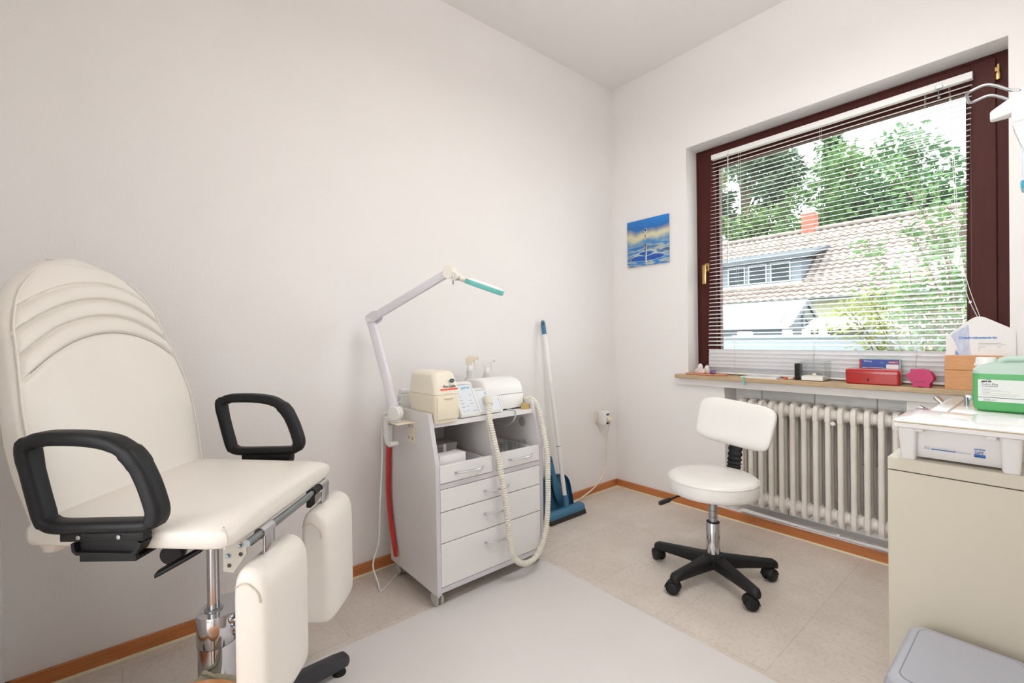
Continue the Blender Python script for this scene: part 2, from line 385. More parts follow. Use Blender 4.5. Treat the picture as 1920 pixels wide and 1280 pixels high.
# suspended ceiling lamp above the camera's view, shining up and down
LX, LY, LZ = 1.58, -1.36, 2.42
t = thing('pendant_lamp', 'square white suspended lamp panel above the middle of the room', 'ceiling lamp', (LX, LY, LZ))
b = newbm(); ring_ = 0.33
for x0, x1, y0, y1 in ((-.34, .34, -.34, -.32), (-.34, .34, .32, .34), (-.34, -.32, -.32, .32), (.32, .34, -.32, .32)): box(b, (LX + x0, LY + y0, LZ - 0.015), (LX + x1, LY + y1, LZ + 0.02))
obj('frame', b, m_white, t, smooth=False)
b = newbm(); box(b, (LX - 0.32, LY - 0.32, LZ - 0.004), (LX + 0.32, LY + 0.32, LZ + 0.004)); obj('panel', b, m_white, t, smooth=False)
for sx_ in (-1, 1):
    for sy_ in (-1, 1): b = newbm(); tube(b, [(LX + sx_ * .33, LY + sy_ * .33, LZ + 0.02), (LX + sx_ * .33, LY + sy_ * .33, H)], 0.0015, 6); obj('wire', b, m_steel, t)
for nm, zz, rx, en in (('lamp light down', LZ - 0.012, 0, 12.5), ('lamp light up', LZ + 0.012, PI, 7.5)):
    ld = bpy.data.lights.new(nm, 'AREA'); ld.shape = 'SQUARE'; ld.size = 0.60; ld.energy = en; ld.color = (1, 0.97, 0.955)
    lo_ = bpy.data.objects.new(nm, ld); COL.objects.link(lo_); lo_.location = (LX, LY, zz); lo_.rotation_euler = (rx, 0, 0)

# ------------------------------------------------------------------ window
FY = 0.12
t = thing('window_1', 'mahogany brown wooden window behind the venetian blind', 'window', (1.2, FY, WZ0)); t['kind'] = 'structure'
def ring(bm, x0, x1, z0, z1, w, y0, y1, wl=None, wr=None, wt=None, wb=None):
    wl = w if wl is None else wl; wr = w if wr is None else wr; wt = w if wt is None else wt; wb = w if wb is None else wb
    box(bm, (x0, y0, z0), (x0 + wl, y1, z1), 0.003, 1); box(bm, (x1 - wr, y0, z0), (x1, y1, z1), 0.003, 1)
    box(bm, (x0 + wl - .003, y0 + .0005, z1 - wt), (x1 - wr + .003, y1, z1), 0.003, 1); box(bm, (x0 + wl - .003, y0 + .0005, z0), (x1 - wr + .003, y1, z0 + wb), 0.003, 1)
b = newbm(); ring(b, WX0, WX1, 0.80, WZ1, 0.05, FY, FY + 0.075, wl=0.035, wr=0.05, wt=0.03, wb=0.045); obj('outer_frame', b, m_frame, t)
b = newbm(); ring(b, 0.570, 1.828, 0.83, 2.148, 0.1, FY - 0.014, FY + 0.06, wl=0.098, wr=0.075, wt=0.085, wb=0.09)
ring(b, 0.662, 1.757, 0.915, 2.067, 0.02, FY + 0.01, FY + 0.05, wt=0.024)
sash = obj('sash', b, m_frame, t)
b = newbm(); box(b, (0.67, FY + 0.026, 0.92), (1.752, FY + 0.030, 2.06)); obj('pane', b, m_pane, sash, smooth=False)
b = newbm()
box(b, (0.603, FY - 0.021, 1.425), (0.631, FY - 0.013, 1.475), 0.004)
cyl(b, (0.617, FY - 0.02, 1.452), (0.617, FY - 0.05, 1.452), 0.010)
box(b, (0.606, FY - 0.06, 1.345), (0.628, FY - 0.045, 1.462), 0.006)
tag(obj('handle', b, m_brass, t), 'brass window handle')
b = newbm(); box(b, (1.827, FY - 0.022, 2.05), (1.840, FY, 2.08), 0.003); box(b, (1.824, FY - 0.018, 2.085), (1.840, FY, 2.105), 0.003); cyl(b, (1.834, FY - 0.016, 2.055), (1.834, FY - 0.016, 2.112), 0.005, n=10)
obj('hinge', b, m_brass, t)
b = newbm(); box(b, (WX0, FY + 0.07, 0.79), (WX1, T + 0.03, 0.812)); obj('outer_sill', b, m_alu, t)

# ------------------------------------------------------------------ venetian blind
BY = 0.078
t = thing('venetian_blind', 'white venetian blind hanging open in front of the window', 'blind', (1.2, BY, 2.1))
b = newbm(); box(b, (0.668, BY - 0.014, 2.074), (1.764, BY + 0.014, 2.103), 0.002); obj('headrail', b, m_white, t)
b = newbm()
def slat(bm, z, tilt, w=0.025, cz=2.07):
    sh = -0.030 * (cz - z)
    n = 4; top = []; bot = []
    for i in range(n + 1):
        u = (i / n - 0.5); cr = 0.0022 * (1 - 4 * u * u)
        yy = u * w; zz = cr
        y2 = yy * math.cos(tilt) - zz * math.sin(tilt); z2 = yy * math.sin(tilt) + zz * math.cos(tilt)
        top.append((BY + y2, z + z2)); bot.append((BY + y2 + 0.0005 * math.sin(tilt), z + z2 - 0.0005))
    prof = top + bot[::-1]
    loft(bm, [[V((x, y, z3)) for y, z3 in prof] for x in (0.670 + sh, 1.762 + sh)])
z = 2.052; k = 0
while z > 0.958: slat(b, z, rad(13)); z -= 0.0228; k += 1
for i in range(5): slat(b, 0.944 - i * 0.0212, rad(-74))
slat(b, 0.842, rad(-50)); slat(b, 0.830, rad(-40))
obj('slats', b, m_slat, t)
b = newbm(); box(b, (0.634, BY - 0.012, 0.812), (1.726, BY + 0.012, 0.822), 0.002); obj('bottom_rail', b, m_white, t)
for xx in (0.828, 1.224, 1.618):
    b = newbm()
    for dy in (-0.013, 0.013): tube(b, [(xx, BY + dy, 2.075), (xx - 0.038, BY + dy, 0.822)], 0.0008, 6)
    for zz in (0.962, 0.935): lathe(b, [(0.0005, 0), (0.004, 0.003), (0.004, 0.007), (0.0005, 0.010)], (xx - 0.0345, BY - 0.014, zz), n=8)
    obj('ladder_cord', b, m_white, t)
b = newbm(); tube(b, [(0.770, BY - 0.021, 2.085), (0.766, BY - 0.023, 1.45)], 0.0035, 8); cyl(b, (0.770, BY - 0.021, 2.078), (0.770, BY - 0.021, 2.098), 0.005, n=8); obj('tilt_wand', b, m_white, t)
b = newbm(); box(b, (1.652, BY - 0.028, 2.07), (1.676, BY - 0.010, 2.086), 0.002); tube(b, [(1.662, BY - 0.022, 2.075), (1.664, BY - 0.024, 2.03)], 0.005, 8); tag(obj('cord_lock', b, m_alu, t), 'metal cord lock')
b = newbm()
c1 = spline([(1.694, BY - 0.02, 2.072), (1.712, BY - 0.024, 1.55), (1.722, BY - 0.03, 1.36), (1.745, BY - 0.05, 1.20), (1.785, BY - 0.06, 1.075), (1.795, BY - 0.062, 1.03)], 6)
c2 = spline([(1.698, BY - 0.02, 2.072), (1.718, BY - 0.024, 1.55), (1.728, BY - 0.03, 1.36), (1.753, BY - 0.05, 1.22), (1.789, BY - 0.06, 1.080), (1.797, BY - 0.062, 1.03)], 6)
tube(b, c1, 0.0011, 6); tube(b, c2, 0.0011, 6); lathe(b, [(0.0005, 0), (0.0045, 0.003), (0.0045, 0.009), (0.0005, 0.012)], (1.757, BY - 0.053, 1.152), n=8)
obj('pull_cord', b, m_white, t)

# ------------------------------------------------------------------ radiator and pipe
t = thing('radiator', 'cream white cast column radiator in the recess under the window', 'radiator', (1.2, 0.05, 0.09))
nsec = 14; px = 0.0516
for i in range(nsec):
    x = 0.852 + i * px; b = newbm()
    z0, z1 = 0.098, 0.688; yf, yk = -0.012, 0.112
    for yc in (yf + 0.018, (yf + yk) / 2, yk - 0.018):
        sec = [(u * 0.0125, v * 0.0155) for u, v in sell(1, 1, 12, 2.6)]
        rg = []
        for zz, s in ((z0 + 0.012, 0.45), (z0 + 0.03, 0.85), (z0 + 0.06, 1), (z1 - 0.06, 1), (z1 - 0.03, 0.85), (z1 - 0.008, 0.5)):
            rg.append([V((x + u * (0.75 + 0.25 * s), yc + v * s, zz)) for u, v in sec])
        loft(b, rg)
    for zc, up in ((z1 - 0.045, 1), (z0 + 0.05, -1)):
        # rounded head and foot webs joining the three columns
        yc = (yf + yk) / 2; hw = (yk - yf) / 2
        out = []
        for a in range(13):
            th = PI * a / 12
            out.append((yc - hw * math.cos(th) * 1.0, zc + up * 0.045 * (math.sin(th) ** 0.6)))
        out += [(yc + hw, zc - up * 0.035), (yc - hw, zc - up * 0.035)]
        rg = [[V((x + dx, yc + (y - yc) * s, zc + (zz - zc) * s)) for y, zz in out] for dx, s in ((-0.0135, 0.86), (-0.009, 0.98), (0.009, 0.98), (0.0135, 0.86))]
        loft(b, rg)
        if i < nsec - 1:
            cyl(b, (x, yc - 0.012, zc - up * 0.004), (x + px, yc - 0.012, zc - up * 0.004), 0.027, n=14)
            lathe(b, [(0.034, 0), (0.028, 0.008)], (x + 0.013, yc - 0.012, zc - up * 0.004), (1, 0, 0), 14); lathe(b, [(0.028, 0), (0.034, 0.008)], (x + px - 0.021, yc - 0.012, zc - up * 0.004), (1, 0, 0), 14)
    obj('radiator_section', b, m_radi, t, angle=50)
for i in (8,):
    b = newbm(); xx = 0.852 + i * px + 0.02; lathe(b, [(0.001, 0), (0.009, 0.004), (0.011, 0.012), (0.006, 0.02)], (xx + 0.004, -0.004, 0.605), (0.2, -1, 0), 12); obj('air_vent', b, m_radi, t)
b = newbm(); tube(b, [(0.868, -0.030, 0.075), (1.66, -0.030, 0.070)], 0.0135, 14)
for xx in (0.88, 1.3): box(b, (xx, -0.03, 0.064), (xx + 0.012, 0.004, 0.074))
tag(obj('heating_pipe', b, mat('silver pipe paint', (246, 245, 245), 0.35, 0.0, var=0.03), origin=(1.2, -0.03, 0.07)), 'silver painted heating pipe along the top of the window baseboard', 'pipe')

# ------------------------------------------------------------------ wall picture
def pic_mat():
    m = bpy.data.materials.new('printed water drop picture'); m.use_nodes = True; nt = m.node_tree; bb = nt.nodes['Principled BSDF']
    tc = nt.nodes.new('ShaderNodeTexCoord'); sp = nt.nodes.new('ShaderNodeSeparateXYZ'); nt.links.new(tc.outputs['Object'], sp.inputs[0])
    mp = nt.nodes.new('ShaderNodeMapping'); mp.inputs['Scale'].default_value = (5, 1, 22)
    nt.links.new(tc.outputs['Object'], mp.inputs['Vector'])
    n = nt.nodes.new('ShaderNodeTexNoise'); n.inputs['Scale'].default_value = 1.5; n.inputs['Detail'].default_value = 3; n.inputs['Distortion'].default_value = 0.8
    nt.links.new(mp.outputs['Vector'], n.inputs['Vector'])
    wav = nt.nodes.new('ShaderNodeValToRGB'); cr = wav.color_ramp
    cr.elements[0].position = 0.32; cr.elements[0].color = rgb((28, 96, 178)); cr.elements[1].position = 0.72; cr.elements[1].color = rgb((46, 60, 100))
    for p_, c_ in ((0.44, (60, 140, 206)), (0.52, (196, 196, 176)), (0.60, (80, 132, 176))):
        e = cr.elements.new(p_); e.color = rgb(c_)
    nt.links.new(n.outputs['Fac'], wav.inputs['Fac'])
    band = nt.nodes.new('ShaderNodeValToRGB'); cr = band.color_ramp   # soft upper sky, from z=0 (bottom) to 0.3 (top)
    cr.elements[0].position = 0.0; cr.elements[0].color = rgb((40, 76, 130)); cr.elements[1].position = 1.0; cr.elements[1].color = rgb((38, 128, 208))
    for p_, c_ in ((0.50, (84, 144, 192)), (0.58, (206, 204, 170)), (0.66, (214, 210, 178)), (0.74, (140, 148, 160)), (0.82, (34, 108, 184))):
        e = cr.elements.new(p_); e.color = rgb(c_)
    dv = nt.nodes.new('ShaderNodeMath'); dv.operation = 'MULTIPLY_ADD'; dv.inputs[1].default_value = 3.333
    n3 = nt.nodes.new('ShaderNodeTexNoise'); n3.inputs['Scale'].default_value = 9; nt.links.new(tc.outputs['Object'], n3.inputs['Vector'])
    sc = nt.nodes.new('ShaderNodeMath'); sc.operation = 'MULTIPLY_ADD'; sc.inputs[1].default_value = 0.36; sc.inputs[2].default_value = -0.18
    nt.links.new(n3.outputs['Fac'], sc.inputs[0]); nt.links.new(sp.outputs['Z'], dv.inputs[0]); nt.links.new(sc.outputs[0], dv.inputs[2]); nt.links.new(dv.outputs[0], band.inputs['Fac'])
    mr = nt.nodes.new('ShaderNodeMapRange'); mr.inputs['From Min'].default_value = 0.10; mr.inputs['From Max'].default_value = 0.17
    nt.links.new(sp.outputs['Z'], mr.inputs['Value'])
    mx = nt.nodes.new('ShaderNodeMix'); mx.data_type = 'RGBA'
    nt.links.new(mr.outputs[0], mx.inputs[0]); nt.links.new(wav.outputs['Color'], mx.inputs[6]); nt.links.new(band.outputs['Color'], mx.inputs[7])
    nt.links.new(mx.outputs[2], bb.inputs['Base Color']); bb.inputs['Roughness'].default_value = 0.35
    return m
t = thing('wall_picture', 'square frameless picture of a blue water drop splash on the window wall', 'picture', (0.277, -0.001, 1.499))
b = newbm(); box(b, (0.124, -0.014, 1.499), (0.430, -0.0005, 1.800), 0.001); obj('canvas', b, pic_mat(), t)
m_drop1 = mat('print deep blue', (30, 88, 172), 0.35, var=0.25, vscale=30); m_drop2 = mat('print pale', (190, 208, 214), 0.35, var=0.12, vscale=40); m_drop3 = mat('print dark', (58, 62, 74), 0.35, var=0.1); m_drop4 = mat('print sand', (200, 176, 150), 0.35, var=0.1)
b = newbm()
def ell(bm, cx, cz, a, c, mi, y=-0.0142, w=None, n=28):
    ps = [V((cx + a * math.cos(2 * PI * i / n), y, cz + c * math.sin(2 * PI * i / n))) for i in range(n)]
    if w is None: f = bm.faces.new([bm.verts.new(p) for p in ps]); f.material_index = mi
    else:
        q = [V((cx + (a - w) * math.cos(2 * PI * i / n), y, cz + (c - w * 0.45) * math.sin(2 * PI * i / n))) for i in range(n)]
        A = [bm.verts.new(p) for p in ps]; B = [bm.verts.new(p) for p in q]
        for i in range(n):
            f = bm.faces.new((A[i], A[(i + 1) % n], B[(i + 1) % n], B[i])); f.material_index = mi
ell(b, 0.275, 1.548, 0.125, 0.020, 0); ell(b, 0.275, 1.549, 0.128, 0.023, 1, -0.0141, 0.006); ell(b, 0.272, 1.577, 0.072, 0.018, 1, -0.0143, 0.008); ell(b, 0.272, 1.577, 0.050, 0.011, 0, -0.0144)
prism(b, [(0.264, -0.0145, 1.515), (0.276, -0.0145, 1.515), (0.274, -0.0145, 1.61), (0.266, -0.0145, 1.61)], (0, -0.0002, 0), 1); prism(b, [(0.262, -0.0145, 1.56), (0.266, -0.0145, 1.56), (0.268, -0.0145, 1.62), (0.263, -0.0145, 1.62)], (0, -0.0004, 0), 2)
ell(b, 0.268, 1.624, 0.009, 0.014, 3, -0.0148); ell(b, 0.266, 1.629, 0.006, 0.007, 2, -0.015)
ell(b, 0.266, 1.672, 0.009, 0.010, 3, -0.0148); ell(b, 0.264, 1.69, 0.004, 0.006, 2, -0.0148)
ell(b, 0.268, 1.720, 0.012, 0.019, 1, -0.0146); ell(b, 0.266, 1.727, 0.007, 0.009, 2, -0.0149); ell(b, 0.269, 1.713, 0.008, 0.008, 3, -0.0149)
obj('print', b, [m_drop1, m_drop2, m_drop3, m_drop4], t, smooth=False)

# ------------------------------------------------------------------ wall socket, adapter and the cable to the floor
t = thing('wall_socket', 'round edged cream wall socket on the long wall near the corner', 'socket', (0, -0.19, 0.50))
b = newbm(); box(b, (0, -0.228, 0.462), (0.012, -0.148, 0.542), 0.006, 3); lathe(b, [(0.022, 0.0), (0.022, 0.004), (0.019, 0.004)], (0.011, -0.188, 0.502), (1, 0, 0)); obj('cover', b, m_ivory, t)
t = thing('plug_adapter', 'white multi plug adapter stuck in the wall socket', 'adapter', (0.012, -0.185, 0.50))
b = newbm(); box(b, (0.013, -0.215, 0.458), (0.075, -0.158, 0.545), 0.008, 3); obj('body', b, m_white, t)
b = newbm(); box(b, (0.0735, -0.196, 0.520), (0.0765, -0.170, 0.532)); obj('socket_slot', b, m_dark, t); b = newbm(); box(b, (0.0735, -0.196, 0.462), (0.0765, -0.176, 0.474)); obj('socket_slot', b, m_dark, t)
t = thing('power_cord', 'thin cream cable hanging from the plug adapter to the floor', 'cable', (0.05, -0.16, 0.49))
b = newbm(); lathe(b, [(0.012, 0), (0.017, 0.004), (0.017, 0.02), (0.010, 0.032), (0.005, 0.036)], (0.0755, -0.182, 0.497), (1, 0, 0), 16); obj('plug', b, m_ivory, t)
b = newbm(); tube(b, spline([(0.098, -0.182, 0.490), (0.075, -0.165, 0.455), (0.045, -0.150, 0.39), (0.035, -0.140, 0.31), (0.035, -0.150, 0.20), (0.032, -0.19, 0.115), (0.030, -0.26, 0.058), (0.032, -0.36, 0.026), (0.034, -0.46, 0.007), (0.0235, -0.54, 0.0045), (0.0235, -0.70, 0.0045)], 8), 0.004, 8); obj('cord', b, m_ivory, t)

# ------------------------------------------------------------------ floor mat
b = newbm(); pr = [V((1.07 + x, -1.79 + y, 0.0)) for x, y in rrect(1.27, 1.32, 0.04)]
prism(b, pr, (0, 0, 0.003)); o = obj('floor_mat', b, mat('pale floor mat', (216, 211, 209), 0.55, var=0.035, vscale=2.5, bump=0.05, bscale=500), origin=(1.07, -1.79, 0), smooth=False)
tag(o, 'large pale grey plastic floor mat in front of the drawer cart', 'floor mat')

# ------------------------------------------------------------------ drawer cart
t = CART = thing('drawer_cart', 'pale grey rolling drawer cart with open top compartments against the long wall', 'cart', (0.262, -1.43, 0))
CY0, CY1, PT = -1.710, -1.148, 0.018
prof = [(0.062, 0.055), (0.465, 0.055), (0.465, 0.557), (0.413, 0.747), (0.062, 0.747)]
for y0 in (CY0, CY1 - PT):
    b = newbm(); prism(b, [(x, y0, z) for x, z in prof], (0, PT, 0)); sp_ = obj('side_panel', b, m_lamside, t, smooth=False)
    b = newbm(); e = 0.0008   # pale edging tape along the front edge
    for (xa, za), (xb, zb) in zip(prof[1:], prof[2:4]):
        d = V((zb - za, 0, -(xb - xa))).normalized() * e
        prism(b, [(xa, y0, za), (xb, y0, zb), (xb, y0 + PT, zb), (xa, y0 + PT, za)], d)
    obj('edging', b, m_edge, sp_, smooth=False)
yl, yr = CY0 + PT, CY1 - PT
b = newbm(); box(b, (0.062, yl, 0.06), (0.463, yr, 0.08)); obj('bottom_panel', b, m_edge, t, smooth=False)
b = newbm(); box(b, (0.062, yl, 0.08), (0.074, yr, 0.735)); obj('back_panel', b, m_inner, t, smooth=False)
b = newbm(); box(b, (0.074, yl, 0.691), (0.419, yr, 0.709)); obj('worktop', b, [m_lam], t, smooth=False)
b = newbm(); box(b, (0.074, yl, 0.459), (0.461, yr, 0.479)); obj('shelf', b, m_edge, t, smooth=False)
b = newbm(); prism(b, [(0.074, -1.433, 0.479), (0.461, -1.433, 0.479), (0.461, -1.433, 0.55), (0.42, -1.433, 0.691), (0.074, -1.433, 0.691)], (0, 0.017, 0)); obj('divider', b, m_inner, t, smooth=False)
b = newbm(); box(b, (0.10, yl, 0.08), (0.44, yr, 0.459)); obj('drawer_bodies', b, m_dark, t, smooth=False)
def bow(bm, x, yc, z, w=0.135, d=0.026):
    pts = []
    for i in range(17):
        u = i / 16 * 2 - 1
        pts.append(V((x + d * (1 - u * u) ** 0.75, yc + u * w / 2, z)))
    tube(bm, pts, lambda q: 0.0052, 8)
    for s in (-1, 1): cyl(bm, (x - 0.001, yc + s * w / 2 * 0.985, z), (x + 0.004, yc + s * w / 2 * 0.985, z), 0.0045, n=10)
def drawer(y0, y1, z0, z1, hy, hz, tray=False):
    b = newbm(); box(b, (0.449, y0, z0), (0.4655, y1, z1), 0.0008, 1)
    if tray:
        box(b, (0.09, y0 + 0.006, z0 + 0.004), (0.449, y1 - 0.006, z0 + 0.012)); box(b, (0.09, y0 + 0.006, z0 + 0.012), (0.449, y0 + 0.016, z1 - 0.012)); box(b, (0.09, y1 - 0.016, z0 + 0.012), (0.449, y1 - 0.006, z1 - 0.012)); box(b, (0.09, y0 + 0.016, z0 + 0.012), (0.10, y1 - 0.016, z1 - 0.012))
    d = obj('drawer', b, m_lam, CART, smooth=False)
    b = newbm(); bow(b, 0.4655, hy, hz); tag(obj('handle', b, m_alu, d), 'bowed metal drawer handle')
drawer(-1.690, -1.436, 0.482, 0.548, -1.554, 0.515, True); drawer(-1.413, -1.169, 0.482, 0.550, -1.281, 0.517, True)
drawer(-1.690, -1.168, 0.373, 0.4565, -1.417, 0.412); drawer(-1.690, -1.168, 0.2525, 0.369, -1.417, 0.318); drawer(-1.690, -1.168, 0.083, 0.2485, -1.417, 0.198)
for cx, cy in ((0.425, -1.688), (0.425, -1.172), (0.105, -1.688), (0.105, -1.172)):
    b = newbm()
    for s in (-1, 1): lathe(b, [(0.006, -0.006), (0.021, -0.006), (0.026, -0.003), (0.026, 0.003), (0.021, 0.006), (0.006, 0.006)], (cx, cy + s * 0.011, 0.0265), (0, 1, 0), 24)
    c_ = obj('caster', b, mat('grey caster', (186, 182, 176), 0.45), t)
    b = newbm(); box(b, (cx - 0.016, cy - 0.004, 0.030), (cx + 0.016, cy + 0.004, 0.056), 0.003); obj('fork', b, m_white, c_)
b = newbm(); lathe(b, [(0.001, 0.0012), (0.017, 0.0012), (0.018, 0.0025), (0.023, 0.0025), (0.024, 0.0)], (0.347, yr, 0.641), (0, -1, 0), 24); obj('grommet', b, mat('grey grommet', (170, 166, 160), 0.4, var=0.05), t)

# ---- things inside the cart's drawers
t = thing('storage_box', 'shallow white box standing in the left tray drawer of the cart', 'box', (0.40, -1.61, 0.494), group=None)
b = newbm(); box(b, (0.372, -1.672, 0.494), (0.432, -1.548, 0.578), 0.002); obj('body', b, m_lam, t)
t = thing('storage_box', 'white box, coloured darker for shade, behind the nail polish bottles in the left tray drawer', 'box', (0.22, -1.60, 0.494))
b = newbm(); box(b, (0.17, -1.665, 0.494), (0.285, -1.497, 0.583), 0.002); obj('body', b, mat('shaded white card', (168, 164, 162), 0.7), t); b = newbm(); box(b, (0.168, -1.667, 0.572), (0.287, -1.495, 0.586), 0.002); obj('lid', b, mat('shaded white card', (168, 164, 162)), t)  # white box; shade inside the drawer is put into its grey colour
for k, (x, y, h, tall, lab) in enumerate(((0.333, -1.632, 0.545, 1, 'nail polish bottle with a tall white cap, leftmost in the cart drawer'), (0.335, -1.590, 0.548, 1, 'nail polish bottle with a tall white cap, between two others in the cart drawer'), (0.335, -1.540, 0.545, 0, 'nail polish bottle with a short white cap, rightmost in the cart drawer'))):
    t = thing('nail_polish_bottle', lab, 'nail polish', (x, y, 0.494), group='nail polish bottles in the cart drawer')
    b = newbm(); lathe(b, [(0.001, 0), (0.013, 0.001), (0.014, 0.004), (0.014, h - 0.506), (0.009, h - 0.496), (0.008, h - 0.494)], (x, y, 0.494), n=18); obj('bottle', b, mat('dark polish', (70, 54, 52), 0.2), t)
    b = newbm()
    lathe(b, ([(0.012, 0), (0.012, 0.014), (0.0075, 0.016), (0.0065, 0.050), (0.001, 0.052)] if tall else [(0.012, 0), (0.012, 0.020), (0.010, 0.023), (0.001, 0.024)]), (x, y, h), n=18); obj('cap', b, m_white, t)
for k, (x, y, lab) in enumerate(((0.35, -1.318, 'leftmost clear glass jar in the right tray drawer'), (0.37, -1.275, 'second clear glass jar from the left in the right tray drawer'), (0.35, -1.232, 'third clear glass jar from the left in the right tray drawer'), (0.37, -1.192, 'rightmost clear glass jar in the right tray drawer'))):
    b = newbm(); lathe(b, [(0.001, 0), (0.019, 0.001), (0.020, 0.004), (0.020, 0.068), (0.018, 0.068), (0.018, 0.006), (0.001, 0.005)], (x, y, 0.494), n=20)
    tag(obj('glass_jar', b, m_jar, origin=(x, y, 0.494)), lab + ' of the cart', 'jar', 'glass jars in the cart drawer')

# ---- swab dispenser box on the cart
ZT = 0.709
t = thing('swab_dispenser', 'ivory plastic cotton swab dispenser with a red underlined logo on the cart', 'dispenser', (0.33, -1.645, ZT))
def rbox_ring(x0, x1, y0, y1, z, r, k=5): return [V(((x0 + x1) / 2 + u, (y0 + y1) / 2 + v, z)) for u, v in rrect(x1 - x0, y1 - y0, r, k)]
b = newbm(); loft(b, [rbox_ring(0.224, 0.433, -1.693, -1.591, ZT, 0.012), rbox_ring(0.218, 0.436, -1.697, -1.587, 0.760, 0.014), rbox_ring(0.214, 0.436, -1.699, -1.584, 0.819, 0.016)]); obj('lower_housing', b, m_ivory, t)
b = newbm(); rg = [rbox_ring(0.214, 0.436, -1.699, -1.584, 0.820, 0.016)]
for i in range(1, 9):
    a = i / 8; z = 0.820 + 0.070 * a; rg.append(rbox_ring(0.214 + 0.008 * a, 0.436 - 0.020 * a * a, -1.699 + 0.004 * a, -1.584 - 0.006 * a, z, 0.016 + 0.006 * a))
for i in range(1, 7):
    a = PI / 2 * i / 6; ins = 0.026 * (1 - math.cos(a)); z = 0.890 + 0.021 * math.sin(a)
    rg.append(rbox_ring(0.222 + ins, 0.416 - ins, -1.695 + ins, -1.590 - ins, z, max(0.004, 0.022 - ins * 0.3)))
loft(b, rg); obj('lid', b, mat('ivory lid', (234, 226, 208), 0.33, var=0.01), t)
b = newbm(); box(b, (0.433, -1.690, 0.722), (0.4405, -1.592, 0.812), 0.003); fl = obj('flap', b, m_ivory, t)
b = newbm(); box(b, (0.440, -1.660, 0.803), (0.446, -1.620, 0.809), 0.002); obj('grip', b, m_ivory, fl)
sx, sz = V((0, 1, 0)), V((-0.10, 0, 0.995))
fo = V((0.4334, 0, 0.842))
b = newbm(); prism(b, [(0.4345, -1.675, 0.8405), (0.4345, -1.671, 0.8365), (0.4345, -1.594, 0.8365), (0.4345, -1.594, 0.8425), (0.4345, -1.672, 0.8425)], (0.0012, 0, 0)); obj('underline_print', b, mat('orange red print', (236, 84, 66), 0.5, var=0), t, smooth=False)
text('lettering', 'Pur-Zellin', 0.0158, (0.4350, -1.659, 0.8465), sx, sz, m_printd, t, squeeze=0.90, bold=0.0002)
b = newbm(); ps = [V((0.4304, -1.618 + 0.0115 * math.cos(2 * PI * i / 24), 0.873 + 0.0070 * math.sin(2 * PI * i / 24))) for i in range(24)]; prism(b, ps, (0.0034, 0, 0)); obj('logo_oval', b, m_printn, t, smooth=False)
text('lettering', 'HARTMANN', 0.0040, (0.4336, -1.618, 0.8716), sx, sz, m_white, t, 'CENTER', squeeze=0.75)
t.location.y += 0.0088
# ---- white carton behind it
t = thing('medicine_bottle', 'small white bottle with blue label lines behind the swab dispenser', 'bottle', (0.125, -1.66, ZT))
b = newbm(); box(b, (0.105, -1.688, ZT), (0.150, -1.640, 0.802), 0.004); obj('body', b, m_white, t)
b = newbm(); box(b, (0.108, -1.685, 0.802), (0.147, -1.643, 0.822), 0.005); obj('cap', b, m_white, t)
b = newbm()
for zz, w in ((0.785, 0.9), (0.777, 0.9), (0.770, 0.6), (0.755, 0.9), (0.749, 0.5)): box(b, (0.110, -1.6886, zz), (0.110 + 0.034 * w, -1.6876, zz + 0.004))
obj('label_print', b, mat('pale blue print', (150, 186, 206), 0.6, var=0), t, smooth=False)

# ---- foot care unit with suction hose
t = UNIT = thing('foot_care_unit', 'white foot care motor unit with two control panels and a ribbed suction hose', 'device', (0.32, -1.36, ZT))
def console(y0, y1, xb, xt, zt, depth):
    b = newbm()
    pr_ = [(xb, ZT + 0.004), (xb + 0.002, ZT + 0.016), (xt, zt), (xt - 0.03, zt + 0.004), (depth, ZT + 0.03), (depth, ZT + 0.004)]
    rg = []
    for y, s in ((y0, 0.985), (y0 + 0.003, 1.0), (y1 - 0.003, 1.0), (y1, 0.985)):
        rg.append([V((depth + (x - depth) * s, y, ZT + (z - ZT) * s)) for x, z in pr_])
    loft(b, rg); return b
obj('console', console(-1.552, -1.450, 0.408, 0.335, 0.848, 0.20), m_white, t, angle=30)
obj('console', console(-1.449, -1.322, 0.398, 0.348, 0.816, 0.20), m_white, t, angle=30)
m_panel = mat('pale blue panel foil', (222, 228, 234), 0.35, var=0)
def face(y0, y1, xb, xt, zt, m0, m1):
    a = V((xb + 0.002, 0, ZT + 0.016)); c = V((xt, 0, zt)); up = (c - a).normalized(); o = a + V((0, y0, 0)); return o, V((0, 1, 0)), up, (c - a).length
o1, xd, ud1, L1 = face(-1.552, -1.450, 0.408, 0.335, 0.848, 0, 0)
b = newbm(); plate(b, o1, xd, ud1, 0.010, 0.092, 0.004, L1 - 0.008, 0.0012); pn = obj('control_panel', b, m_panel, t, smooth=False)
b = newbm(); plate(b, o1, xd, ud1, 0.010, 0.092, L1 - 0.0085, L1 - 0.007, 0.0016); plate(b, o1, xd, ud1, 0.0915, 0.0925, 0.004, L1 - 0.008, 0.0016); obj('panel_border', b, m_print, pn, smooth=False)
text('lettering', 'gerlach', 0.0125, o1 + xd * 0.040 + ud1 * (L1 - 0.028), xd, ud1, m_printc, pn, lift=0.0014, squeeze=1.15, bold=0.0007)
b = newbm(); rnd = random.Random(4)
for u, v, w in ((0.016, 0.078, 0.012), (0.016, 0.062, 0.014), (0.016, 0.047, 0.014), (0.016, 0.031, 0.014), (0.068, 0.088, 0.010), (0.070, 0.081, 0.008), (0.062, 0.058, 0.012), (0.062, 0.044, 0.016), (0.040, 0.034, 0.010), (0.034, 0.016, 0.012), (0.062, 0.012, 0.022), (0.016, 0.012, 0.006)):
    plate(b, o1, xd, ud1, u, u + w, v, v + 0.0022, 0.0016)
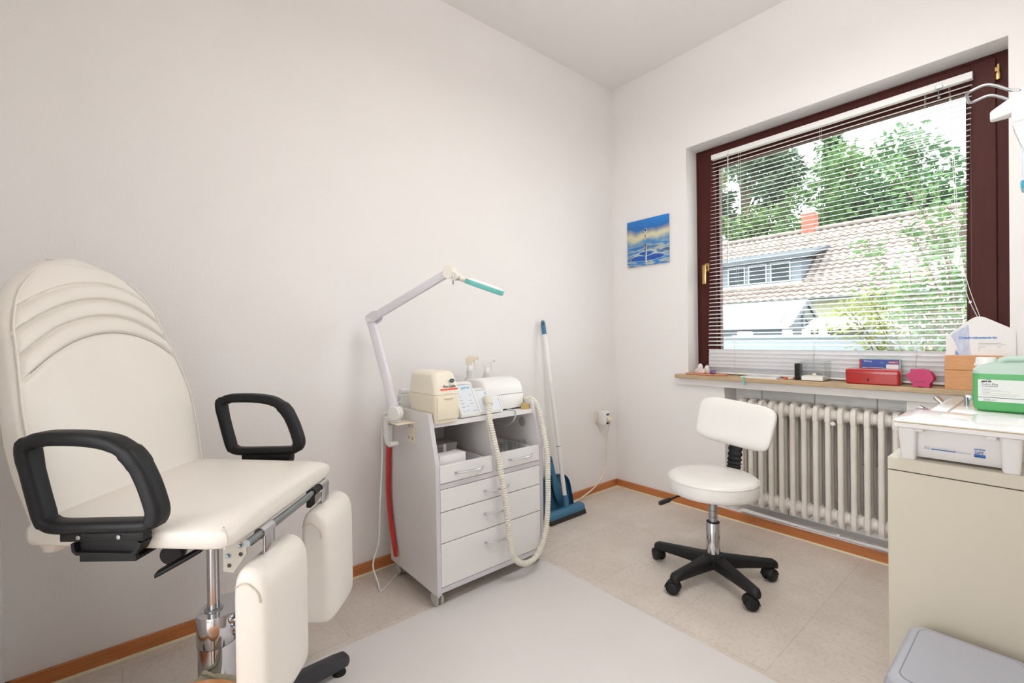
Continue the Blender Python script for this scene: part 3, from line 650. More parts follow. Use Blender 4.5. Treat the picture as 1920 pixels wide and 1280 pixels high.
obj('panel_print', b, mat('light grey print', (160, 164, 170), 0.7, var=0), pn, smooth=False)
o2, xd, ud2, L2 = face(-1.449, -1.322, 0.398, 0.348, 0.816, 0, 0)
b = newbm(); plate(b, o2, xd, ud2, 0.010, 0.117, 0.004, L2 - 0.006, 0.0012); pn2 = obj('control_panel', b, m_panel, t, smooth=False)
b = newbm(); plate(b, o2, xd, ud2, 0.010, 0.117, L2 - 0.0065, L2 - 0.005, 0.0016); plate(b, o2, xd, ud2, 0.1165, 0.1175, 0.004, L2 - 0.006, 0.0016); obj('panel_border', b, m_print, pn2, smooth=False)
text('lettering', 'gerlach', 0.0125, o2 + xd * 0.050 + ud2 * (L2 - 0.026), xd, ud2, m_printc, pn2, lift=0.0014, squeeze=1.15, bold=0.0007)
# rounded drum housing
def arch(y, s=1.0, zlo=0.784):
    out = []; x0, x1 = 0.165, 0.368; cx = (x0 + x1) / 2
    for i in range(17):
        a = PI * i / 16
        out.append(V((cx + (x1 - x0) / 2 * s * math.copysign(abs(math.cos(a)) ** 0.72, math.cos(a)), y, zlo + 0.070 * s * math.sin(a) ** 0.8)))
    return out
b = newbm(); loft(b, [arch(-1.392, 0.90), arch(-1.388, 0.96), arch(-1.380, 1.0), arch(-1.186, 1.0), arch(-1.178, 0.97), arch(-1.174, 0.91)]); obj('drum_cover', b, m_white, t, angle=50)
b = newbm(); box(b, (0.166, -1.391, ZT + 0.006), (0.367, -1.175, 0.7825), 0.005); obj('drum_base', b, m_white, t)
b = newbm(); box(b, (0.17, -1.54, ZT), (0.355, -1.19, ZT + 0.007)); obj('foot_strip', b, m_dark, t)
# hose
b = newbm(); tube(b, spline([(0.362, -1.400, 0.768), (0.392, -1.404, 0.776), (0.412, -1.412, 0.772), (0.424, -1.420, 0.757)], 5), 0.0165, 14); cc = obj('hose_connector', b, m_ivory2, t)
HP = [(0.420, -1.418, 0.764), (0.437, -1.430, 0.738), (0.450, -1.438, 0.700), (0.480, -1.436, 0.610), (0.502, -1.428, 0.514), (0.512, -1.414, 0.40), (0.514, -1.400, 0.29), (0.516, -1.392, 0.19), (0.518, -1.370, 0.115), (0.519, -1.308, 0.073), (0.516, -1.235, 0.088), (0.510, -1.180, 0.165), (0.504, -1.156, 0.292), (0.500, -1.150, 0.40), (0.496, -1.148, 0.509), (0.470, -1.147, 0.62), (0.440, -1.142, 0.700), (0.412, -1.139, 0.737), (0.378, -1.142, 0.752), (0.345, -1.155, 0.742)]
dense = spline(HP, 40)
# resample evenly so that every rib has the same pitch
seg = [0.0]
for p, q in zip(dense, dense[1:]): seg.append(seg[-1] + (q - p).length)
Ltot = seg[-1]; npts = int(Ltot / 0.0025); pts = []; j = 0
for i in range(npts + 1):
    s = Ltot * i / npts
    while j < len(seg) - 2 and seg[j + 1] < s: j += 1
    f = (s - seg[j]) / max(1e-9, seg[j + 1] - seg[j]); pts.append(dense[j].lerp(dense[j + 1], f))
b = newbm(); fr = frames(pts); rg = []
for i, (p, (x, y)) in enumerate(zip(pts, fr)):
    r = 0.0128 if i % 4 < 2 else 0.0106
    rg.append([p + (x * math.cos(2 * PI * q / 12) + y * math.sin(2 * PI * q / 12)) * r for q in range(12)])
loft(b, rg); obj('hose', b, m_ivory2, t, angle=25)
b = newbm(); tube(b, [(0.352, -1.152, 0.745), (0.325, -1.163, 0.738)], lambda q: 0.013 - 0.004 * q, 14); obj('handpiece', b, mat('grey rubber', (176, 172, 168), 0.5), t)
b = newbm(); tube(b, spline([(0.36, -1.272, 0.713), (0.418, -1.272, 0.7135), (0.4235, -1.272, 0.700), (0.410, -1.270, 0.672), (0.36, -1.262, 0.640), (0.28, -1.25, 0.618), (0.19, -1.26, 0.606), (0.105, -1.30, 0.60)], 6), 0.0036, 8); obj('cable', b, mat('grey cable', (196, 196, 196), 0.5), t)
b = newbm(); lathe(b, [(0.001, 0), (0.018, 0), (0.019, 0.002), (0.019, 0.024), (0.001, 0.024)], (0.392, -1.187, ZT), n=24)
o = obj('tape_roll', b, mat('ochre tape', (196, 170, 104), 0.6), origin=(0.392, -1.187, ZT)); tag(o, 'ochre roll of tape beside the hose end at the right of the cart top', 'tape')

# ---- spray bottles
def spray(x, y, prof, ztop, lab, ang, nose):
    t = thing('spray_bottle', lab, 'spray bottle', (x, y, ZT), 0, 'spray bottles at the back of the cart')
    b = newbm(); lathe(b, prof, (x, y, ZT), n=24); obj('bottle', b, m_bottle, t)
    d = V((math.cos(ang), math.sin(ang), 0)); s = V((-d.y, d.x, 0))
    zc = ztop - 0.075
    b = newbm(); lathe(b, [(0.001, 0), (0.0145, 0), (0.0145, 0.018), (0.012, 0.022), (0.010, 0.03)], (x, y, zc), n=18); obj('collar', b, m_white, t)
    b = newbm(); c = V((x, y, 0))
    pr_ = [(-0.018, zc + 0.030), (0.010, zc + 0.026), (0.012, zc + 0.050), (0.034, zc + 0.054), (0.036, zc + 0.070), (0.0, zc + 0.075), (-0.020, zc + 0.060)]
    loft(b, [[c + d * u + s * w + V((0, 0, z)) for u, z in pr_] for w in (-0.009, 0.009)]); h = obj('spray_head', b, m_ivory if nose else m_white, t, bevel=0.002)
    b = newbm(); cyl(b, c + d * 0.034 + V((0, 0, zc + 0.062)), c + d * 0.045 + V((0, 0, zc + 0.062)), 0.0075, n=14); obj('nozzle', b, m_ivory, h)
    b = newbm(); pts = [c + d * 0.020 + V((0, 0, zc + 0.052)), c + d * 0.028 + V((0, 0, zc + 0.03)), c + d * 0.027 + V((0, 0, zc + 0.002))]; tube(b, spline(pts, 5), 0.0045, 8); obj('trigger', b, m_ivory if nose else m_white, h)
spray(0.110, -1.301, [(0.001, 0), (0.028, 0), (0.030, 0.004), (0.030, 0.115), (0.026, 0.130), (0.017, 0.142), (0.0165, 0.172), (0.012, 0.174)], 0.955, 'white spray bottle with a cylindrical neck behind the left control panel', rad(50), True)
spray(0.119, -1.204, [(0.001, 0), (0.038, 0), (0.040, 0.004), (0.038, 0.05), (0.031, 0.095), (0.021, 0.135), (0.0135, 0.160), (0.012, 0.164)], 0.940, 'white spray bottle with a conical body behind the drum of the unit', rad(50), False)

# ---- magnifying lamp clamped to the cart side
t = LAMP = thing('magnifying_lamp', 'white jointed magnifying lamp with a turquoise rim, clamped to the cart side', 'lamp', (0.24, -1.76, 0.60))
b = newbm(); box(b, (0.246, -1.7135, 0.617), (0.312, -1.7105, 0.703), 0.001); box(b, (0.222, -1.790, 0.700), (0.312, -1.7105, 0.7035), 0.001)
br_ = obj('bracket', b, m_ivory, t)
for x, z in ((0.296, 0.683), (0.268, 0.683), (0.292, 0.634), (0.262, 0.634)):
    b = newbm(); lathe(b, [(0.0055, 0), (0.005, 0.003), (0.001, 0.0035)], (x, -1.7135, z), (0, -1, 0), 10); obj('screw', b, m_steel, br_)
b = newbm()
pr_ = [(0.166, 0.716), (0.262, 0.716), (0.272, 0.7045), (0.206, 0.7045), (0.206, 0.622), (0.240, 0.622), (0.246, 0.608), (0.222, 0.597), (0.186, 0.604), (0.168, 0.64)]
prism(b, [(x, -1.785, z) for x, z in pr_], (0, 0.034, 0)); obj('clamp', b, m_white, t, bevel=0.003)
b = newbm(); cyl(b, (0.226, -1.768, 0.592), (0.226, -1.768, 0.690), 0.0035, n=10); lathe(b, [(0.001, 0), (0.018, 0.001), (0.018, 0.006), (0.004, 0.007)], (0.226, -1.768, 0.690), n=18); obj('clamp_screw', b, m_steel, t)
P0 = V((0.262, -1.772, 0.742)); P1 = V((0.095, -1.800, 1.129)); P2 = V((0.43, -1.620, 1.302))
VW = (P1 - CAMLOC).normalized()
b = newbm(); lathe(b, [(0.001, -0.016), (0.026, -0.016), (0.029, -0.013), (0.029, 0.013), (0.026, 0.016), (0.001, 0.016)], P0, (0.45, -0.9, 0), 30); cyl(b, (0.222, -1.770, 0.714), (0.232, -1.770, 0.742), 0.019, n=18); lathe(b, [(0.0012, 0.0), (0.010, 0.0), (0.010, 0.0005), (0.0012, 0.0005)], P0 + V((0.45, -0.9, 0)).normalized() * 0.0162, (0.45, -0.9, 0), 20); obj('pivot', b, m_white, t)
m_arm = mat('lilac white arm paint', (226, 224, 230), 0.4, var=0.01)
def arm(p, q, w, d):
    dr = (q - p).normalized(); n = V((0.64, -0.768, 0)); n = (n - dr * n.dot(dr)).normalized(); s = dr.cross(n)
    b = newbm(); rg = []
    for c in (p, q): rg.append([c + s * u + n * v for u, v in rrect(w, d, 0.004, 2)])
    loft(b, rg); return b, s, n, dr
b, s1, n1, d1 = arm(P0 + (P1 - P0) * 0.06, P0 + (P1 - P0) * 0.97, 0.034, 0.026); obj('lower_arm', b, m_arm, t)
b, s2, n2, d2 = arm(P1 + (P2 - P1) * 0.06, P1 + (P2 - P1) * 0.985, 0.032, 0.026); obj('upper_arm', b, m_arm, t)
b = newbm()
for sgn in (-1, 1):
    c = P1 + n1 * (0.015 * sgn) - d1 * 0.004
    loft(b, [[c + n1 * w + d2 * (0.020 + 0.036 * u) + s2 * (0.021 * v) for u, v in sell(1, 1, 24, 2.4)] for w in (-0.004, 0.004)])
lathe(b, [(0.001, -0.020), (0.016, -0.020), (0.016, 0.020), (0.001, 0.020)], P1, n1, 20); obj('elbow_joint', b, m_arm, t)
b = newbm()
loft(b, [[P2 + n2 * w + V((0.64, 0.768, 0)) * (0.008 + 0.019 * u) + V((0, 0, 1)) * (0.004 + 0.026 * v) for u, v in sell(1, 1, 24, 2.4)] for w in (-0.02, -0.016, 0.016, 0.02)])
hd = V((0.64, 0.768, 0)); PH = P2 + hd * 0.032 + V((0, 0, -0.014))
cyl(b, P2 + hd * 0.02 + V((0, 0, -0.006)), PH, 0.014, n=14); lathe(b, [(0.001, -0.022), (0.016, -0.022), (0.017, -0.019), (0.017, 0.019), (0.016, 0.022), (0.001, 0.022)], PH, n2, 22)
hj = obj('head_joint', b, mat('ivory joint plastic', (228, 222, 210), 0.4), t)
b = newbm(); lathe(b, [(0.001, 0), (0.006, 0), (0.005, 0.004), (0.001, 0.005)], PH + n2 * 0.022, n2, 12); obj('bolt', b, m_chrome, hj)
b = newbm(); cyl(b, PH - V((0, 0, 0.012)) - hd * 0.012, PH - V((0, 0, 0.032)) - hd * 0.012, 0.004, n=10); obj('wing_screw', b, m_steel, hj)
A = V((0.463, -1.560, 1.274)); Bq = V((0.560, -1.444, 1.2185)); Lx = (Bq - A).normalized(); SC = (A + Bq) / 2
vd = (SC - CAMLOC).normalized(); Ly = (vd - Lx * vd.dot(Lx)); Ly = (Ly + V((0, 0, 0.025))); Ly = (Ly - Lx * Ly.dot(Lx)).normalized(); Ln = Lx.cross(Ly).normalized()
if Ln.z < 0: Ln = -Ln
SC = SC + Ly * 0.03
hl = (Bq - A).length / 2
def rr3(w, h, r, off): return [SC + Lx * u + Ly * v + Ln * off for u, v in rrect(w, h, r, 6)]
b = newbm(); loft(b, [rr3(2 * hl - 0.004, 0.126, 0.030, -0.011), rr3(2 * hl, 0.13, 0.032, -0.008), rr3(2 * hl, 0.13, 0.032, 0.008), rr3(2 * hl - 0.012, 0.118, 0.026, 0.0085)]); hs = obj('lamp_shade', b, m_teal, t); tag(hs, 'turquoise lamp head rim')
b = newbm(); loft(b, [rr3(2 * hl - 0.012, 0.118, 0.026, 0.008), rr3(2 * hl - 0.02, 0.11, 0.024, 0.013), rr3(2 * hl - 0.05, 0.08, 0.02, 0.0165)]); obj('top_cover', b, m_white, hs)
b = newbm(); loft(b, [rr3(2 * hl - 0.04, 0.09, 0.03, -0.0125), rr3(2 * hl - 0.04, 0.09, 0.03, -0.0112)]); obj('lens', b, m_clear, hs)
b = newbm(); cyl(b, PH + hd * 0.012 - V((0, 0, 0.006)), A + Lx * 0.006, 0.011, 0.010, n=14); obj('neck', b, mat('ivory joint plastic', (228, 222, 210)), t)
b = newbm(); tube(b, spline([(0.243, -1.790, 0.745), (0.205, -1.798, 0.735), (0.165, -1.790, 0.700), (0.150, -1.782, 0.65), (0.145, -1.782, 0.52), (0.132, -1.790, 0.315), (0.125, -1.794, 0.178), (0.118, -1.818, 0.085), (0.150, -1.810, 0.020), (0.190, -1.818, 0.004), (0.175, -1.785, 0.0035), (0.135, -1.735, 0.0035), (0.085, -1.675, 0.0035)], 8), 0.0034, 8); obj('power_cord', b, m_white, t)

# ---- red shoehorn hanging beside the cart
b = newbm()
path = spline([(0.155, -1.722, 0.752), (0.125, -1.722, 0.735), (0.098, -1.722, 0.67), (0.080, -1.722, 0.58), (0.070, -1.722, 0.47), (0.068, -1.722, 0.365), (0.080, -1.722, 0.27), (0.103, -1.722, 0.185), (0.133, -1.722, 0.095)], 8)
def hsec(q):
    w = 0.010 + 0.008 * min(1, q * 2.5); w = w if q < 0.94 else w * (1 - (q - 0.94) * 5)
    up_ = [(-w, 0.0), (-w * 0.6, 0.0045), (0, 0.006), (w * 0.6, 0.0045), (w, 0.0)]
    return [(u, -v) for u, v in up_] + [(u, -v + 0.0025) for u, v in up_[::-1]]
sweep(b, path, hsec, (0, 1, 0)); o = obj('shoehorn', b, m_redp, origin=(0.08, -1.72, 0.4)); tag(o, 'long red plastic shoehorn hanging down the left side of the cart', 'shoehorn')

# ------------------------------------------------------------------ treatment chair (local x = facing, y = away from the near side)
CH = thing('treatment_chair', 'cream leatherette treatment chair with black loop armrests and two leg pads', 'treatment chair', (0.582, -2.429, 0), rad(50.16))
def add(name, b, m, parent=CH, **k): return obj(name, b, m, parent, local=True, **k)
YC = -0.012
def yc_(z): return -0.008 + 0.026 * min(1, max(0, (z - 1.08) / 0.12))
def interp(tab, z):
    for (z0, v0), (z1, v1) in zip(tab, tab[1:]):
        if z <= z1:
            f = (z - z0) / (z1 - z0); f = max(0, f); return v0 + (v1 - v0) * f
    return tab[-1][1]
WT = [(0.60, 0.226), (0.68, 0.236), (0.76, 0.247), (0.84, 0.252), (0.90, 0.250), (0.96, 0.240), (1.02, 0.228), (1.076, 0.216), (1.12, 0.206), (1.15, 0.196), (1.175, 0.180), (1.20, 0.156), (1.22, 0.130), (1.238, 0.099), (1.251, 0.068), (1.260, 0.036), (1.265, 0.006)]
ZTOP = 1.265
def smooth_w(z): return (interp(WT, z - 0.012) + interp(WT, z) + interp(WT, min(z + 0.012, ZTOP))) / 3 if z < ZTOP - 0.013 else interp(WT, z)
def xfront(z): return -0.172 - 0.205 * (z - 0.66) - 0.36 * max(0, z - 0.86) ** 2 - (0.05 * (0.66 - z) if z < 0.66 else 0)
ARCS = (1.197, 1.154, 1.110, 1.067)
def arc_z(zc, yy): return zc - 0.056 * (abs(yy) / 0.18) ** 2.1 + 0.012 * yy / 0.18
b = newbm(); rg = []; NR = 240
def ring_uv(nf=110, nb=44, e=4.4):
    o = []
    for i in range(nf):
        v = math.sin(-PI / 2 + PI * i / nf); o.append(((1 - abs(v) ** e) ** (1 / e), v))
    for i in range(nb):
        v = math.sin(PI / 2 - PI * i / nb); o.append((-(1 - abs(v) ** e) ** (1 / e), v))
    return o
UV = ring_uv()
zs = [0.605 + (ZTOP + 0.0005 - 0.605) * (1 - (1 - i / NR) ** 1.25) for i in range(NR + 1)]
for i, z in enumerate(zs):
    w = smooth_w(z); r = []
    tt = 0.034 + 0.006 * math.sin(min(1, (z - 0.6) / 0.5) * PI)
    tt *= max(0.12, min(1.0, (ZTOP + 0.002 - z) / 0.03) ** 0.5)
    if z < 0.63: tt *= max(0.5, ((z - 0.595) / 0.035)) ** 0.5
    for u, v in UV:
        yy = w * v; xx = tt * u
        if u > 0:
            xx += 0.012 * (1 - abs(v) ** 2.2) * (1 - 0.4 * max(0, (z - 1.05) / 0.2)) * u
            if z > 0.96 and abs(v) < 0.985:
                az = [arc_z(zc, yy) for zc in ARCS]
                g = 0.0
                for q, dp in zip(az, (0.008, 0.008, 0.008, 0.006)): g += dp * math.exp(-((z - q) / 0.0042) ** 2)
                for hi, lo in zip(az, az[1:]):
                    if lo < z < hi: g -= 0.007 * math.sin(PI * (z - lo) / (hi - lo))
                xx -= g * min(1, u * 1.3) * min(1, (0.985 - abs(v)) / 0.06)
        else: xx *= 1 - 0.82 * min(1, max(0, (z - 0.78) / 0.30))
        r.append(V((xfront(z) - 0.040 + xx, yc_(z) + yy, z)))
    rg.append(r)
loft(b, rg); bk = add('backrest', b, m_cream, angle=75)
b = newbm()   # piping seam along the outline
for sg in (-1, 1):
    tube(b, [V((xfront(z) - 0.040 + 0.030, yc_(z) + sg * (smooth_w(z) - 0.008), z)) for z in [0.64 + 0.0125 * i for i in range(47)]], 0.0022, 6)
add('piping', b, m_cream, bk)
b = newbm(); pts = []
for i in range(-22, 23):
    yy = i / 22 * 0.205; z = arc_z(ARCS[3], yy); w = smooth_w(z); v = min(0.98, abs(yy) / w)
    tt = 0.034 + 0.006 * math.sin(min(1, (z - 0.6) / 0.5) * PI); u = (1 - v ** 4.4) ** (1 / 4.4)
    pts.append(V((xfront(z) - 0.040 + tt * u + 0.012 * (1 - v ** 2.2) * u - 0.0044 * min(1, (0.985 - v) / 0.06), yc_(z) + yy, z)))
tube(b, pts, 0.0012, 5); add('seam', b, mat('seam thread', (176, 168, 158), 0.7, var=0), bk)
# seat
b = newbm(); rg = []
def seat_ring(x, hw, hh, zc, e=5.0): return [V((x, YC + hw * u, zc + hh * v + 0.010 * (1 - abs(u) ** 2.5) * (v > 0) * v)) for u, v in sell(1, 1, 40, e)]
def zs_(x): return 0.655 - 0.016 * (x + 0.2) / 0.4
for x, f, g in ((-0.205, 0.90, 0.55), (-0.20, 0.97, 0.85), (-0.185, 1.0, 1.0), (-0.10, 1.0, 1.0), (0.0, 1.0, 1.0), (0.10, 1.0, 1.0), (0.165, 1.0, 0.99), (0.190, 0.995, 0.93), (0.205, 0.985, 0.80), (0.213, 0.965, 0.60), (0.216, 0.93, 0.35)):
    rg.append(seat_ring(x, 0.262 * f, 0.030 * g, zs_(x)))
loft(b, rg); bmesh.ops.translate(b, vec=(-0.014, 0, 0), verts=b.verts); st = add('seat', b, m_cream, angle=70)
b = newbm(); box(b, (-0.16, -0.20, 0.602), (0.15, 0.18, 0.624), 0.004); add('seat_plate', b, m_black)
# corner folds of the cover
for y in (-0.268, 0.244):
    b = newbm(); tube(b, spline([(0.184, y + 0.006, 0.664), (0.1925, y + 0.002, 0.650), (0.194, y + 0.002, 0.634), (0.186, y + 0.004, 0.619)], 5), 0.0018, 6); add('corner_seam', b, mat('cream seam', (206, 196, 182), 0.6, var=0), st)
# armrests
def loop_pts():
    P = [(-0.180, 0.830), (-0.165, 0.849), (-0.138, 0.856), (-0.06, 0.854), (-0.005, 0.842), (0.030, 0.815), (0.052, 0.775), (0.067, 0.732), (0.072, 0.706), (0.064, 0.689), (0.046, 0.683), (-0.05, 0.682), (-0.118, 0.682), (-0.141, 0.689), (-0.152, 0.706)]
    return P
def armrest(y, near):
    path = spline([V((x, y, z)) for x, z in loop_pts()], 6, True); k = len(path)
    b = newbm(); fr = frames(path, True, V((0, 1, 0))); rg = []
    for i, (p, (x, yv)) in enumerate(zip(path, fr)):
        q = p.z; w = 0.044 if q > 0.80 else 0.040; th = 0.026 if q > 0.70 else 0.024
        if p.x > 0.02 and q > 0.69: th = 0.032
        if q > 0.84: th = 0.028
        rg.append([p + x * u + yv * v for u, v in rrect(th, w, 0.010, 3)])
    loft(b, rg, closed=True); a = add('armrest', b, m_blackp, angle=50)
    s = -1 if near else 1
    b = newbm()
    box(b, (-0.112, y - 0.012, 0.654), (0.052, y + 0.012, 0.674), 0.003)
    pin = y - s * 0.15
    prm = [(-0.088, 0.656), (-0.086, 0.640), (-0.078, 0.633), (0.030, 0.630), (0.040, 0.636), (0.050, 0.656), (0.044, 0.656), (0.034, 0.641), (0.028, 0.636), (-0.076, 0.639), (-0.080, 0.643), (-0.081, 0.656)]
    prism(b, [(x, y - 0.014, z - 0.004) for x, z in prm], (0, 0.028, 0)); box(b, (-0.083, y - 0.004, 0.633), (0.036, y + 0.010, 0.656))
    box(b, (-0.08, min(y, pin), 0.612), (0.03, max(y, pin), 0.618)); box(b, (-0.08, y - 0.004, 0.612), (0.03, y + 0.004, 0.634))
    br = add('armrest_bracket', b, m_black, a)
    for x in (-0.072, 0.006):
        b = newbm(); lathe(b, [(0.001, 0.004), (0.0042, 0.0035), (0.0052, 0)], (x, y + s * 0.012, 0.664), (0, s, 0), 12); add('bolt', b, m_steel, a)
armrest(-0.289, True); armrest(0.312, False)
# leg pads
PX = 0.2195
def legpad(y0, y1):
    b = newbm(); rg = []; yc = (y0 + y1) / 2; hw = (y1 - y0) / 2
    for z, f, g in ((0.255, 0.90, 0.86), (0.257, 0.96, 0.95), (0.265, 0.99, 0.99), (0.29, 1, 1), (0.42, 1, 1), (0.495, 1, 1), (0.521, 0.995, 0.96), (0.538, 0.98, 0.86), (0.550, 0.95, 0.70), (0.558, 0.90, 0.48), (0.562, 0.84, 0.25)):
        rg.append([V((PX + 0.0425 * g * u + 0.004 * (u > 0) * (1 - abs(v) ** 2) - 0.012 * (1 - g), yc + hw * f * v, z)) for u, v in sell(1, 1, 40, 5)])
    loft(b, rg); lp = add('leg_pad', b, m_cream, angle=70)
    b = newbm(); tube(b, spline([(PX - 0.030, y0 + 0.0022, 0.526), (PX - 0.016, y0 + 0.0002, 0.534), (PX, y0 - 0.0008, 0.533), (PX + 0.018, y0 - 0.0006, 0.516), (PX + 0.023, y0 - 0.0004, 0.495)], 6), 0.0017, 6); add('cover_seam', b, mat('cream seam', (206, 196, 182)), lp)
    b = newbm(); yb = yc - 0.025
    box(b, (0.209, yb, 0.36), (0.2145, yb + 0.046, 0.608), 0.002); cyl(b, (0.203, yb - 0.001, 0.609), (0.203, yb + 0.047, 0.609), 0.0125, n=18)
    add('hinge_strap', b, m_chrome, lp)
    return lp
legpad(-0.239, -0.041); legpad(0.070, 0.278)
b = newbm(); cyl(b, (0.203, -0.215, 0.609), (0.203, 0.205, 0.609), 0.0075, n=14); cyl(b, (0.186, -0.17, 0.590), (0.186, 0.15, 0.590), 0.006, n=14); add('cross_rod', b, m_zinc)
b = newbm(); cyl(b, (0.203, 0.105, 0.609), (0.203, 0.145, 0.609), 0.0105, n=14); box(b, (0.178, 0.12, 0.560), (0.192, 0.15, 0.612), 0.003); add('clamp_block', b, m_black)
for y in (-0.212, 0.200):
    b = newbm(); prism(b, [(0.150, y, 0.612), (0.200, y, 0.622), (0.200, y, 0.585), (0.172, y, 0.545), (0.150, y, 0.548)], (0, 0.004, 0)); pl = add('hinge_plate', b, mat('beige grey steel', (178, 172, 160), 0.4, 0.3, var=0.05), smooth=False)
    for x, z, m in ((0.187, 0.604, m_zinc), (0.161, 0.582, m_zinc), (0.188, 0.585, m_dark), (0.163, 0.561, m_dark)):
        b = newbm(); lathe(b, [(0.0065, 0), (0.0065, 0.0008), (0.0045, 0.001), (0.004, 0.005), (0.001, 0.0055)] if m is m_zinc else [(0.0045, 0), (0.0045, 0.0006), (0.001, 0.0007)], (x, y, z), (0, -1, 0), 14); add('bolt' if m is m_zinc else 'bolt_hole', b, m, pl)
# lift column
b = newbm(); cyl(b, (-0.006, -0.01, 0.30), (-0.006, -0.01, 0.604), 0.0140, n=24); add('lift_rod', b, m_chrome)
def stad(rx, ry, z, n=36):
    return [V((0.004 + rx * u, 0.006 + ry * v, z)) for u, v in sell(1, 1, n, 2.3)]
b = newbm(); loft(b, [stad(0.046, 0.064, 0.272), stad(0.047, 0.065, 0.274), stad(0.047, 0.065, 0.345), stad(0.045, 0.063, 0.350), stad(0.018, 0.018, 0.3502)]); cl = add('column_collar', b, m_chrome)
b = newbm(); lathe(b, [(0.0145, 0), (0.022, 0), (0.021, 0.004), (0.0145, 0.005)], (-0.006, -0.01, 0.349), n=24)
for x, y in ((0.028, 0.042), (-0.026, -0.03)): lathe(b, [(0.004, 0), (0.0035, 0.001), (0.001, 0.001)], (x, y, 0.350), n=10)
add('collar_ring', b, m_steel, cl)
b = newbm(); loft(b, [stad(0.0455, 0.0635, 0.055), stad(0.0455, 0.0635, 0.271)]); add('column_sleeve', b, m_chrome)
b = newbm(); lathe(b, [(0.001, 0.03), (0.085, 0.03), (0.082, 0.062), (0.06, 0.075), (0.001, 0.075)], (0, 0, 0), n=32); add('base_hub', b, m_black)
m_leg = mat('dark grey cast leg', (62, 62, 68), 0.35, 0.3, var=0.05)
for ang, ln in ((46, 0.348), (164, 0.335), (226, 0.335), (344, 0.30)):
    d = V((math.cos(rad(ang)), math.sin(rad(ang)), 0)); s = V((-d.y, d.x, 0)); b = newbm(); rg = []
    for q, w, h, zb in ((0.04, 0.036, 0.048, 0.024), (0.20, 0.032, 0.040, 0.024), (ln - 0.04, 0.028, 0.038, 0.022), (ln - 0.008, 0.025, 0.034, 0.022), (ln, 0.018, 0.022, 0.026)):
        rg.append([d * q + s * u + V((0, 0, zb + h / 2 + v)) for u, v in rrect(2 * w * 0.75, h, 0.006, 2)])
    loft(b, rg); lg = add('base_leg', b, m_leg)
    b = newbm(); lathe(b, [(0.001, 0), (0.020, 0), (0.021, 0.004), (0.018, 0.012), (0.016, 0.024), (0.001, 0.024)], d * (ln - 0.028), n=20); add('foot', b, m_black, lg)
# height lever and tilt knob
b = newbm(); kd = V((0.25, -0.97, -0.05)).normalized(); kc = V((-0.006, -0.145, 0.560)); lathe(b, [(0.001, -0.014), (0.021, -0.014), (0.0235, -0.010), (0.0235, 0.010), (0.021, 0.014), (0.001, 0.014)], kc, kd, 30); cyl(b, kc, V((0.03, 0.0, 0.606)), 0.015, n=14); add('tilt_knob', b, m_black)
b = newbm(); tube(b, [(0.10, -0.10, 0.604), (0.075, -0.185, 0.582)], 0.005, 8)
pd = V((-0.069, -0.022, -0.035)).normalized(); ps_ = V((-0.3, 0.95, 0)).normalized()
loft(b, [[V((0.085, -0.180, 0.584)) + pd * q + ps_ * u + V((0, 0, 1)) * v for u, v in rrect(w, 0.010, 0.004, 2)] for q, w in ((0, 0.020), (0.02, 0.030), (0.085, 0.034), (0.096, 0.026))])
add('height_lever', b, m_black)
# pump pedal
b = newbm(); loft(b, [[V((0.02, -0.07, 0.205)) + V((1, -0.35, 0.12)).normalized() * (q) + V((0.33, 0.94, 0)) * u + V((0, 0, 1)) * v for u, v in rrect(w, 0.018, 0.006, 2)] for q, w in ((-0.035, 0.03), (0.0, 0.045), (0.06, 0.05), (0.11, 0.045))])
pe = add('pump_pedal', b, mat('olive beige pedal plastic', (198, 190, 164), 0.5))
b = newbm(); tube(b, [(0.0, -0.062, 0.222), (0.075, -0.092, 0.226)], 0.006, 8); add('pedal_grip', b, mat('beige rubber', (196, 188, 160), 0.55), pe)
b = newbm(); box(b, (0.040, -0.03, 0.322), (0.075, 0.02, 0.336), 0.003); box(b, (0.040, -0.02, 0.285), (0.070, 0.0, 0.310), 0.003); add('pump_bracket', b, m_chrome)

# ------------------------------------------------------------------ low round wooden stool near the bottom edge
WSP = (0.820, -2.534)
t = thing('wooden_stool', 'low stool with a round orange wooden top in front of the chair column', 'stool', (WSP[0], WSP[1], 0))
b = newbm(); lathe(b, [(0.001, 0.228), (0.122, 0.228), (0.131, 0.233), (0.132, 0.246), (0.126, 0.252), (0.115, 0.253), (0.001, 0.2525)], (WSP[0], WSP[1], 0), n=48); obj('seat', b, mat('orange varnished wood', (244, 172, 108), 0.35, var=0.08, vscale=6, stretch=(8, 1, 1)), t)
for a in (30, 150, 270):
    d = V((math.cos(rad(a)), math.sin(rad(a)), 0)); c = V((WSP[0], WSP[1], 0)); b = newbm(); cyl(b, c + d * 0.100, c + d * 0.075 + V((0, 0, 0.231)), 0.013, 0.016, 16); obj('leg', b, m_beech, t)

